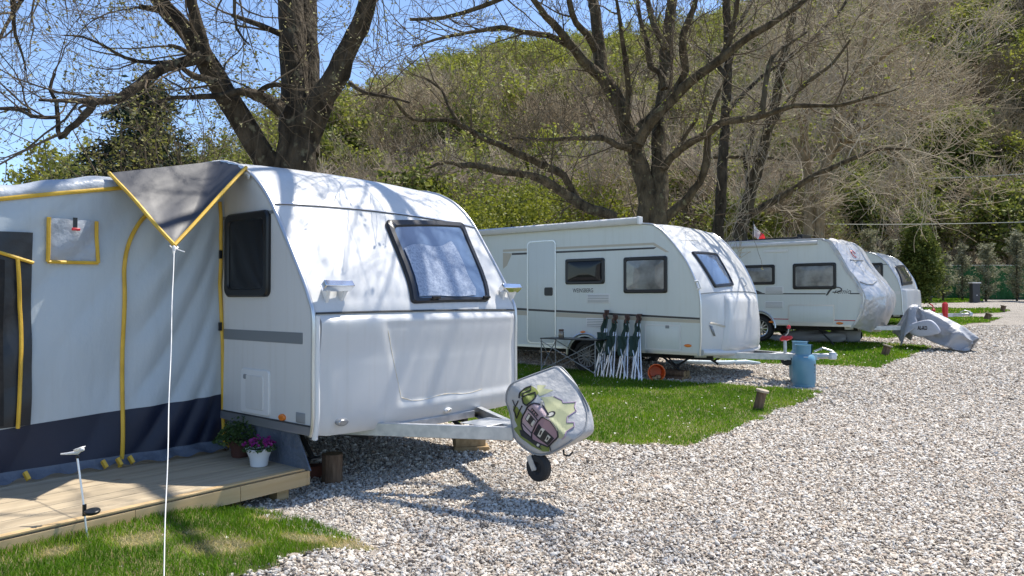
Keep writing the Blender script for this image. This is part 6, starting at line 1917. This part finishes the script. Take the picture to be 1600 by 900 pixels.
limbs3 = [([(1120, 374, 10), (1126, 320, 9.5), (1129, 267, 9), (1131, 220, 8.5), (1134, 170, 8), (1138, 89, 7), (1134, 0, 6), (1130, -80, 4), (1126, -150, 2)], .6, .9),
          ([(1132, 180, 4), (1160, 150, 3.4), (1190, 120, 2.6), (1220, 100, 1.6)], 1.0, 1.2), ([(1136, 120, 4), (1110, 90, 3), (1085, 70, 2)], 1.0, 1.2), ([(1136, 60, 4), (1165, 20, 3), (1190, -30, 2)], 1.0, 1.2)]
traced_tree('broadleaf_tree', 'slim straight dark trunk rising just right of the spreading tree behind the second caravan', (1120, 374), 19.2, limbs3, 31, 'bark', 'twig_pale', spacing=.32, L1=(.9, 2.0), lvls=2, kids=(4, 6), r1=.016, leaf=[('bud_green', .15), ('bud', .5)], leaf_n=.4, leaf_s=.02, tw_min=.006)
limbs4 = [([(1152, 380, 13), (1160, 350, 12), (1166, 325, 11), (1180, 276, 10), (1190, 240, 9), (1197, 212, 8.5), (1207, 175, 8), (1214, 147, 7.5), (1222, 98, 6), (1235, 50, 5), (1245, -10, 4), (1255, -90, 2)], .5, .8),
          ([(1162, 344, 7), (1185, 328, 6), (1213, 311, 5.5), (1240, 295, 5), (1267, 278, 4.6), (1298, 262, 4.2), (1330, 249, 3.8), (1369, 234, 3.2), (1400, 232, 2.6), (1424, 233, 1.6)], -1.5, .8),
          ([(1172, 290, 6), (1165, 250, 5), (1175, 210, 4), (1178, 170, 3), (1190, 130, 2)], .8, .8),
          ([(1200, 205, 5), (1230, 160, 4), (1260, 130, 3.5), (1300, 100, 2.5), (1330, 60, 1.6)], -.8, 1.2), ([(1222, 98, 4), (1270, 60, 3), (1310, 20, 2.4), (1340, -30, 1.5)], .8, 1.2),
          ([(1110, 246, 2.5), (1150, 245, 2.6), (1190, 246, 2.4), (1225, 250, 1.8)], .2, .8)]
traced_tree('broadleaf_tree', 'leaning tree behind the flag with one long low limb sweeping to the right', (1152, 380), 20.3, limbs4, 41, 'bark2', 'twig_pale', spacing=.36, L1=(.9, 2.2), lvls=2, kids=(4, 6), r1=.017, leaf=[('bud_green', .3), ('bud', .5)], leaf_n=.4, leaf_s=.022, tw_min=.0062)
limbs5 = [([(1262, 372, 9), (1264, 330, 8.5), (1264, 285, 8), (1258, 240, 7), (1256, 190, 6), (1262, 130, 5), (1275, 70, 4), (1290, 0, 3)], .8, .3),
          ([(1279, 372, 9), (1281, 330, 8.5), (1284, 285, 8), (1296, 240, 7), (1310, 190, 6), (1330, 130, 5), (1350, 70, 4), (1365, 0, 3)], -.8, .3)]
for (sx, sy, ex, ey, r0, dd) in ((1262, 250, 1200, 180, 4, 1), (1258, 220, 1220, 120, 4, -1), (1290, 255, 1370, 190, 4, -1.5), (1300, 220, 1410, 250, 3.6, -1.5), (1312, 190, 1430, 120, 4, 1), (1330, 130, 1440, 60, 3.6, -1), (1262, 130, 1230, 30, 3.4, 1), (1350, 70, 1440, -10, 3, 1), (1320, 160, 1460, 190, 3.4, 1.2), (1275, 70, 1330, -20, 3, 1)):
    limbs5.append(([(sx, sy, r0), ((sx * 2 + ex) / 3, (sy * 2 + ey) / 3 - 8, r0 * .8), ((sx + ex * 2) / 3, (sy + ey * 2) / 3 - 10, r0 * .6), (ex, ey, r0 * .35)], dd, 1.5))
traced_tree('broadleaf_tree', 'twin trunked sunlit tan tree with a wide pale twiggy crown behind the third caravan', (1270, 372), 26.5, limbs5, 51, 'bark_tan', 'twig_pale', spacing=.30, L1=(1.1, 2.6), lvls=2, kids=(4, 6), r1=.018, up=.03, leaf=[('bud', .6), ('bud_green', .4)], leaf_n=.5, leaf_s=.03, tw_min=.0072)

# ------------------------------------------------------------------ leafy plants
def clump_points(g, c, rad, ncl, nleaf, cs, hollow=.45, flat=1.0):
    d = g.normal(size=(ncl, 3)); d /= np.linalg.norm(d, axis=1)[:, None]
    r = hollow + (1 - hollow) * g.random(ncl) ** .6
    cc = np.array(c) + d * r[:, None] * np.array(rad) * g.uniform(.75, 1.12, (ncl, 1))
    C = np.repeat(cc, nleaf, 0) + g.normal(0, 1, (ncl * nleaf, 3)) * np.array([cs, cs, cs * flat])
    tint = np.repeat(g.random(ncl), nleaf) * .7 + g.random(ncl * nleaf) * .3
    return C, tint

M['fol_spring'] = tint_mat('spring bush leaves', [(0, (.09, .115, .012)), (.5, (.19, .21, .022)), (1, (.32, .33, .045))], transl=.4)
M['fol_dark'] = tint_mat('conifer needles', [(0, (.010, .022, .012)), (.6, (.024, .045, .020)), (1, (.05, .075, .028))], transl=.1)
M['fol_silver'] = tint_mat('silver green cypress needles', [(0, (.08, .085, .045)), (.5, (.20, .205, .12)), (1, (.40, .39, .26))], transl=.3)
M['fol_laurel'] = tint_mat('laurel leaves', [(0, (.04, .06, .014)), (.5, (.10, .13, .025)), (1, (.24, .26, .07))], transl=.35, rough=.65, spec=.15)
M['fol_olive'] = tint_mat('olive yellow leaves', [(0, (.07, .075, .015)), (.5, (.16, .16, .03)), (1, (.30, .29, .07))], transl=.35)
M['fol_wood'] = tint_mat('woodland leaves', [(0, (.07, .09, .018)), (.5, (.15, .175, .03)), (1, (.27, .285, .06))], transl=.4)
M['fol_bright'] = tint_mat('fresh beech leaves', [(0, (.15, .17, .025)), (.5, (.26, .28, .04)), (1, (.37, .38, .07))], transl=.4)

def cut(name, C, t): return C, t

def bush(name, label, px, py_top, depth, w, h, seed, m, ncl=220, nl=26, ls=.05, group=None, cat='bush', cs=.16):
    b = at(px, py_top, depth); gz = zg(b.x, b.y)
    base = (b.x, b.y, gz); H = b.z - gz
    t = thing(name, label, cat, base=base, group=group)
    g = np.random.default_rng(seed)
    C, ti = clump_points(g, (b.x, b.y, gz + H * .52), (w / 2, w / 2 * .8, H * .5), ncl, nl, cs)
    k = C[:, 2] > gz + .02; C, ti = C[k], ti[k]
    leaf_part('foliage', C, ls, g, M[m], t, base, tint=ti)
    mb = MB(); rg = random.Random(seed)
    for i in range(7): 
        e = V((b.x + rg.uniform(-.35, .35) * w, b.y + rg.uniform(-.3, .3) * w, gz + H * rg.uniform(.6, .9)))
        mb.tube([V((b.x + rg.uniform(-.1, .1), b.y, gz - .05)), V((b.x, b.y, gz)).lerp(e, .5) + V((0, 0, .1 * H)), e], [.05, .035, .012], 6)
    part(mb, 'stems', M['bark'], t)
    return t

for i, (px, py, D, w, lb) in enumerate(((690, 292, 23, 4.2, 'bright yellow green bush showing over the right shoulder of the nearest caravan'), (800, 278, 25, 4.6, 'bright yellow green bush above the left end of the second caravan roof'), (905, 268, 27, 4.4, 'bright yellow green bush behind the low limbs of the spreading tree'), (985, 262, 30, 4.2, 'yellow green bush just left of the spreading tree trunk'), (600, 296, 26, 4.0, 'olive bush left of the bright bushes, behind the nearest caravan roof'))):
    bush('spring_bush', lb, px, py, D, w, 3, 60 + i, 'fol_spring' if i < 4 else 'fol_wood', ncl=420, nl=26, ls=.055, group='yellow green bushes behind the caravans', cs=.22)

# dark conifer behind the tent
def conifer():
    D = 17.5; b = at(205, 268, D); gz = zg(b.x, b.y); top = at(232, 128, D)
    t = thing('conifer_tree', 'dark green conifer with drooping branches behind the awning tent', 'tree', base=(b.x, b.y, gz))
    mb = MB(); mb.tube([(b.x, b.y, gz - .1), ((b.x + top.x) / 2, b.y, (gz + top.z) / 2), tuple(top)], [.20, .13, .02], 10); part(mb, 'trunk', M['bark'], t)
    g = np.random.default_rng(9); Cs = []; rg = random.Random(9); mbb = MB()
    H = top.z - gz
    for k in range(210):
        f = rg.uniform(.12, 1.0) ** .8; z = gz + H * f
        L = (2.5 * (1 - f) ** .65 + .22) * rg.uniform(.7, 1.15); a = rg.uniform(0, 2 * pi)
        cx = b.x + (top.x - b.x) * f
        pts = [V((cx + cos(a) * L * u, b.y + sin(a) * L * u, z + .25 * L * u - .38 * L * u * u)) for u in (0, .35, .7, 1)]
        mbb.tube(pts, [.028, .02, .013, .004], 5)
        n = int(L * 95)
        u = g.random(n) ** .8 
        q = np.array([[pts[0].x + (pts[3].x - pts[0].x) * x, pts[0].y + (pts[3].y - pts[0].y) * x, z + .25 * L * x - .38 * L * x * x] for x in u])
        sp = .07 + .15 * (1 - u)
        q += g.normal(0, 1, (n, 3)) * np.column_stack([sp, sp, sp * .5 + .03]); q[:, 2] -= np.abs(g.normal(0, .07, n)); Cs.append(q)
    part(mbb, 'branches', M['bark'], t)
    C = np.concatenate(Cs); leaf_part('foliage', C, .085, g, M['fol_dark'], t, (b.x, b.y, gz), tint=g.random(len(C)), droop=.5, aspect=.28)
conifer()

# small-leaved yellow shrub in front of the conifer: stems with leaf spots
def leafy_tree(name, label, px, py, D, w, seed, m, n1=9, ls=.04, group=None):
    b = at(px, py, D); gz = zg(b.x, b.y); H = b.z - gz
    t = thing(name, label, 'shrub', base=(b.x, b.y, gz), group=group)
    rg = random.Random(seed); out, ends = [], []
    for k in range(n1):
        a = 2 * pi * k / n1 + rg.uniform(-.3, .3)
        grow(rg, V((b.x + rg.uniform(-.2, .2), b.y, gz - .03)), V((cos(a) * .45 * w / H, sin(a) * .45 * w / H, 1)), H * rg.uniform(.75, 1.0), .035, 3, out, ends, up=.2, wander=.3, kids=(5, 6), ratio=(.32, .5))
    v, f = tubes_np(out, 4)
    me = raw_mesh('branches', v - np.array((b.x, b.y, gz)), f, M['twig']); o = bpy.data.objects.new('branches', me); COL.objects.link(o); o.parent = t
    g = np.random.default_rng(seed); E = np.array([tuple(e) for e in ends]); 
    C = np.repeat(E, 4, 0) + g.normal(0, .06, (len(E) * 4, 3)); C = C[g.random(len(C)) < .8]
    leaf_part('foliage', C, ls, g, M[m], t, (b.x, b.y, gz), tint=g.random(len(C)))
leafy_tree('leafy_shrub', 'airy yellow green leafed shrub in front of the dark conifer behind the tent', 268, 178, 14.2, 2.3, 71, 'fol_olive', 10, .034)

# silver cypresses along the fence
def cypress(px, py, D, w, seed, label):
    b = at(px, py, D); gz = zg(b.x, b.y); H = b.z - gz; base = (b.x, b.y, gz)
    t = thing('silver_cypress', label, 'conifer', base=base, group='silver green conifers along the green fence')
    g = np.random.default_rng(seed); rg = random.Random(seed); Cs, T = [], []; mb = MB()
    mb.tube([(b.x, b.y, gz - .05), (b.x, b.y, gz + H * .9)], [.06, .015], 7); part(mb, 'trunk', M['bark2'], t)
    nb = int(70 * w * H / 7)
    for k in range(nb):
        f = rg.uniform(.08, .97); L = w * .5 * (min(1, (f + .12) * 2.2)) * (1.12 - f) ** .6 * rg.uniform(.55, 1.15); a = rg.uniform(0, 2 * pi)
        n = 46; u = g.random(n)
        q = np.column_stack([b.x + np.cos(a) * L * u, b.y + np.sin(a) * L * u, gz + H * f + L * .75 * u ** 1.3 * .6]) + g.normal(0, 1, (n, 3)) * (.05 + .07 * (1 - u))[:, None]
        Cs.append(q); T.append(np.clip(.15 + .6 * u + g.normal(0, .12, n), 0, 1))
    C = np.concatenate(Cs); leaf_part('foliage', C, .085, g, M['fol_silver'], t, base, tint=np.concatenate(T), droop=-.4, aspect=.22)
for i, a in enumerate(((1356, 362, 36, 2.3, 'silver green conifer showing above the roof of the farthest caravan'), (1392, 376, 37, 1.7, 'silver green conifer just left of the tall laurel behind the farthest caravan'), (1473, 398, 41, 1.9, 'low silver conifer before the fence, first to the right of the tall laurel'),
                        (1503, 381, 42, 1.5, 'slim silver conifer before the fence, left of the dark utility box'), (1540, 380, 41.5, 2.2, 'broad silver conifer before the fence, right of the dark utility box'), (1588, 362, 42, 2.2, 'tallest silver conifer before the fence at the right end'), (1618, 352, 41, 2.2, 'silver conifer before the fence at the very edge of the photo'))):
    cypress(*a[:4], 80 + i, a[4])

# laurel
def laurel():
    D = 35; b = at(1432, 331, D); gz = zg(b.x, b.y); H = b.z - gz; base = (b.x, b.y, gz)
    t = thing('laurel_tree', 'tall glossy leafed laurel beside the farthest caravan', 'tree', base=base)
    g = np.random.default_rng(90)
    C1_, t1 = clump_points(g, (b.x, b.y, gz + H * .64), (.85, .85, H * .36), 170, 30, .14, .3); C2_, t2 = clump_points(g, (b.x + .1, b.y, gz + H * .38), (1.15, 1.0, H * .36), 260, 30, .14, .3)
    C = np.concatenate([C1_, C2_]); k = C[:, 2] > gz
    leaf_part('foliage', C[k], .065, g, M['fol_laurel'], t, base, tint=np.concatenate([t1, t2])[k])
    mb = MB(); mb.tube([(b.x, b.y, gz - .1), (b.x, b.y, gz + H * .8)], [.09, .02], 8); part(mb, 'trunk', M['bark'], t)
laurel()
# ------------------------------------------------------------------ fence, box, cables
def fence():
    a = at(1300, 470, 45); b = at(1720, 470, 43.5); a = V((a.x, a.y, zg(a.x, a.y))); b = V((b.x, b.y, zg(b.x, b.y)))
    d = (b - a).normalized(); n = V((-d.y, d.x, 0)); L = (b - a).length
    t = thing('green_fence', 'long green artificial hedge fence at the far end of the yard', 'fence', base=tuple(a))
    rg = random.Random(4)
    mb = MB(); mb.grid(lambda u, v: a + d * (u * L) + n * (.02 * sin(u * 300) + .03 * sin(v * 9 + u * 70)) + V((0, 0, v * 2.02 + (.03 * sin(u * 200) if v > .95 else 0))), [i / 200 for i in range(201)], [i / 16 for i in range(17)])
    part(mb, 'hedge_panel', M['fence_green'], t, thick=.05, smooth=60)
    mb = MB(); mb.tube([a + V((0, -.05, 2.03)), b + V((0, -.05, 2.03))], .016, 6); part(mb, 'top_wire', M['galv'], t)
    for k in range(9):
        p = a + d * (L * (k + .3) / 9); mb = MB(); mb.tube([p + V((0, -.06, -.1)), p + V((0, -.06, 2.1))], .03, 8); part(mb, 'post', M['dark_metal'], t)
fence()
b = at(1523, 470, 40); g = V((b.x, b.y, zg(b.x, b.y))); h = at(1523, 443, 40).z - g.z
t = thing('utility_box', 'dark grey utility pillar with a pale lid before the green fence', 'utility box', base=tuple(g))
mb = MB(); mb.box(g + V((0, 0, h / 2)), (.40, .32, h)); part(mb, 'pillar', M['box_grey'], t, bevel=.015)
mb = MB(); mb.box(g + V((0, 0, h + .03)), (.48, .40, .07)); part(mb, 'lid', M['box_lid'], t, bevel=.015)
mb = MB(); mb.box(g + V((.02, -.165, h * .38)), (.06, .02, .06)); part(mb, 'badge', M['flag_white'], t)

def cable(pts, lb):
    mb = MB(); P = [at(*p) for p in pts]
    Q = []
    for i in range(len(P) - 1):
        for k in range(12):
            u = k / 12; Q.append(P[i].lerp(P[i + 1], u) - V((0, 0, .5 * u * (1 - u))))
    Q.append(P[-1]); mb.tube(Q, .017, 6)
    single(mb, 'overhead_cable', M['wire'], lb, 'cable', base=tuple(P[0]), group='overhead cables before the wooded hill', smooth=60)
cable([(1225, 349, 34), (1720, 342, 31)], 'lower pale overhead cable crossing just above the caravan roofs at the right')
cable([(1440, 279, 36), (1760, 256, 32)], 'upper pale overhead cable slanting up to the right edge before the trees')

# ------------------------------------------------------------------ wooded hill
RIDGE = [(-900, 420), (-300, 400), (0, 360), (250, 320), (400, 270), (500, 205), (560, 200), (640, 160), (700, 140), (760, 124), (830, 113), (900, 104), (1000, 90), (1100, 70), (1200, 30), (1350, -60), (1480, -130), (1600, -200), (1800, -280), (2100, -340), (2500, -360), (3200, -300)]
RX = np.array([(p[0] - 800) / FPX for p in RIDGE]); RE = np.array([(467 - p[1]) / FPX for p in RIDGE])
def hill_z(x, y):
    s = np.interp(x / max(y, 1), RX, RE)
    foot = 50 + 14 * sin(x * .03) * .5
    ridge = 205 + 18 * sin(x * .02 + 1)
    zr = CAM_H + s * ridge - 2
    f = (y - foot) / (ridge - foot)
    if f <= 0: return 1.8 + f * 3 - .2
    if f <= 1:
        k = f * (1.12 - .12 * f) 
        return 1.8 + (zr - 1.8) * min(1, k) + 1.6 * sin(x * .11 + 1.3 * sin(y * .05)) * sin(y * .09) * f
    return max(-5, zr - (y - ridge) * .28)
def hill():
    xs = [-330 + i * 6 for i in range(140)]; ys = [46 + i * 5 for i in range(62)]
    mb = MB(); mb.grid(lambda x, y: (x, y, hill_z(x, y)), xs, ys)
    m = mat('woodland floor', (.11, .09, .06), .95, col2=(.16, .14, .08), scale=.06, bump=.8, bscale=.6, bdist=.5)
    single(mb, 'wooded_hill', m, kind='structure', smooth=70)
hill()

def proto_bare(seed, H, m, leafm=None, leafn=0, ls=.12, r0=.16, lv=3, twr=.014):
    rg = random.Random(seed); out, ends = [], []
    P = [V((0, 0, -.3))]; d = V((rg.uniform(-.1, .1), rg.uniform(-.1, .1), 1))
    for i in range(7): d = (d + rvec(rg) * .16).normalized(); P.append(P[-1] + d * H * .85 / 7)
    R = [r0 * (1 - .8 * i / 7) for i in range(8)]
    out.append((P, R, 9))
    for k in range(15):
        f = rg.uniform(2.0, 6.9); i = int(f); b = P[i].lerp(P[i + 1], f - i)
        a = rg.uniform(0, 2 * pi); nd = V((cos(a), sin(a), rg.uniform(.35, 1.1)))
        grow(rg, b, nd, H * rg.uniform(.22, .40), .06, lv - 1, out, ends, up=.2, wander=.4, kids=(6, 8), ratio=(.45, .7), rr=.5)
    out = [(p, [max(x, twr) for x in r], l) for p, r, l in out]
    v, f = tubes_np(out, 3)
    vs, fs, mi, tint = v, [f], None, None
    me_m = [m]
    if leafm:
        g = np.random.default_rng(seed); E = np.array([tuple(e) for e in ends])
        E = np.concatenate([E, np.array([tuple(p[len(p) // 2]) for p, _, l in out if l <= 1])])
        C = np.repeat(E, leafn, 0) + g.normal(0, .20, (len(E) * leafn, 3))
        lv_, lq = leaf_quads(C, ls, g)
        vs = np.concatenate([v, lv_]); ff = np.concatenate([f, lq + len(v)])
        mi = np.concatenate([np.zeros(len(f)), np.ones(len(lq))]); tint = np.concatenate([np.zeros(len(v)), np.repeat(g.random(len(C)), 4)])
        me_m = [m, leafm]
    else: ff = f
    me = raw_mesh('wood_tree', vs, ff, me_m, tint, midx=mi)
    print('proto', seed, len(ff))
    return bpy.data.objects.new('wood_tree', me)

M['wood_twig'] = mat('grey brown woodland twigs', (.27, .215, .14), .9, rand=.35, spec=.15)
M['wood_twig2'] = mat('pale woodland twigs', (.40, .325, .235), .9, rand=.3, spec=.15)
protos = [proto_bare(301, 8.5, M['wood_twig']), proto_bare(302, 9.5, M['wood_twig2']), proto_bare(303, 8, M['wood_twig2']), proto_bare(304, 9, M['wood_twig']),
          proto_bare(305, 9, M['wood_twig'], M['fol_bright'], 2, .17), proto_bare(306, 8, M['wood_twig'], M['fol_bright'], 3, .17), proto_bare(307, 8, M['wood_twig'], M['fol_wood'], 5, .15), proto_bare(308, 7, M['wood_twig'], M['fol_wood'], 4, .15)]
def forest():
    g = np.random.default_rng(77); P, S, K = [], [], []
    y = 47.0
    while y < 214:
        step = 2.6 + (y - 47) * .016
        x = -.30 * y - 14 if y < 80 else -.2 * y - 10
        while x < .85 * y + 12:
            xx = x + g.uniform(-.45, .45) * step; yy = y + g.uniform(-.5, .5) * step
            u = xx / yy * FPX + 800
            s = np.interp(xx / yy, RX, RE)
            if s > .03 and not (u > 1270 and yy < 53):
                f = (yy - 50) / 155.0
                hgt = 1
                # colour zones of the slope: bare brown belt, fresh green under the skyline, dark green at the foot on the right
                nz = float(vnoise(np.array([xx]), np.array([yy]), 5, .06)[0]); n2 = float(vnoise(np.array([xx]), np.array([yy]), 15, .13)[0])
                green = .30
                if f > .42 and u < 1250: green = .82 * (nz > .36) + .08
                if f > .45 and u >= 1250: green = .45 * (n2 > .66)
                if f < .12: green = .5 if u > 1180 else .5
                elif f < .30 and u > 1180: green = .55 * (nz > .35) + .1
                if g.random() < green: k = int(g.choice([4, 5])) if (f > .4 or (u < 1180 and g.random() < .5)) else int(g.choice([6, 7, 7, 6, 5]))
                else: k = int(g.integers(0, 4))
                sc = g.uniform(.6, 1.3) * (.85 if f < .1 else 1.0)
                P.append((xx, yy, hill_z(xx, yy) if yy > 50 else zg(xx, yy))); S.append(sc); K.append(k)
            x += step
        y += step
    P = np.array(P); n = len(P); S = np.array(S)
    o = points_obj('woodland', P, np.column_stack([g.normal(0, .05, n), g.normal(0, .05, n), g.uniform(0, 6.28, n)]), np.column_stack([S * g.uniform(.9, 1.15, n), S * g.uniform(.9, 1.15, n), S]), np.array(K))
    tag(o, 'bare and newly leafed spring woodland covering the hillside', 'woodland', kind='stuff')
    gn_instances(o, protos, 'woodland scatter'); print('woodland', n)
forest()

# thicket between the yard and the hill: low scrub mass
def thicket():
    g = np.random.default_rng(17)
    n = 0; P, S, K = [], [], []
    for i in range(210):
        u = g.uniform(430, 1720); D = g.uniform(37, 47) if u > 1270 else g.uniform(29, 46)
        if u > 1270: continue
        x = (u - 800) / FPX * D
        P.append((x, D, zg(x, D))); S.append(g.uniform(.45, .8)); K.append(int(g.choice([0, 1, 2, 3, 6, 7, 2, 1])) if u < 1230 else int(g.choice([6, 7, 7, 0, 3])))
    P = np.array(P); S = np.array(S); n = len(P)
    o = points_obj('thicket', P, np.column_stack([np.zeros(n), np.zeros(n), g.uniform(0, 6.28, n)]), np.column_stack([S, S, S]), np.array(K))
    tag(o, 'tangled twiggy thicket behind the caravans at the foot of the hill', 'thicket', kind='stuff')
    gn_instances(o, protos, 'thicket scatter')
thicket()

# ------------------------------------------------------------------ light, sky, camera
sd = V((U.x * .50 + W_.x * .10, U.y * .50 + W_.y * .10, 1.0)).normalized()
elev = math.asin(sd.z); azim = atan2(sd.x, sd.y)
ld = bpy.data.lights.new('sun', 'SUN'); ld.energy = 4.1; ld.angle = radians(.5); ld.color = (1.0, .94, .845)
lo = bpy.data.objects.new('sun', ld); COL.objects.link(lo); lo.location = (0, 0, 60)
lo.rotation_euler = sd.to_track_quat('Z', 'Y').to_euler()
w = bpy.data.worlds.new('World'); SC.world = w; w.use_nodes = True
N = w.node_tree.nodes; bg = N['Background']
sk = N.new('ShaderNodeTexSky'); sk.sky_type = 'NISHITA'; sk.sun_disc = False; sk.sun_elevation = elev; sk.sun_rotation = azim
sk.altitude = 100; sk.air_density = .75; sk.dust_density = .2; sk.ozone_density = 2.2
w.node_tree.links.new(sk.outputs[0], bg.inputs[0]); bg.inputs[1].default_value = .132
cd = bpy.data.cameras.new('camera'); co = bpy.data.objects.new('camera', cd); COL.objects.link(co)
cd.sensor_width = 36; cd.lens = 36 * FPX / 1600; cd.clip_start = .05; cd.clip_end = 3000
co.location = (0, 0, CAM_H); co.rotation_euler = (pi / 2 + PITCH, 0, 0); SC.camera = co
SC.view_settings.view_transform = 'Standard'; SC.view_settings.look = 'None'; SC.view_settings.gamma = 1
SC.view_settings.exposure = .95; SC.view_settings.use_curve_mapping = False
SC.render.engine = 'CYCLES'; SC.cycles.max_bounces = 8; SC.cycles.use_denoising = True
SC.cycles.transparent_max_bounces = 8
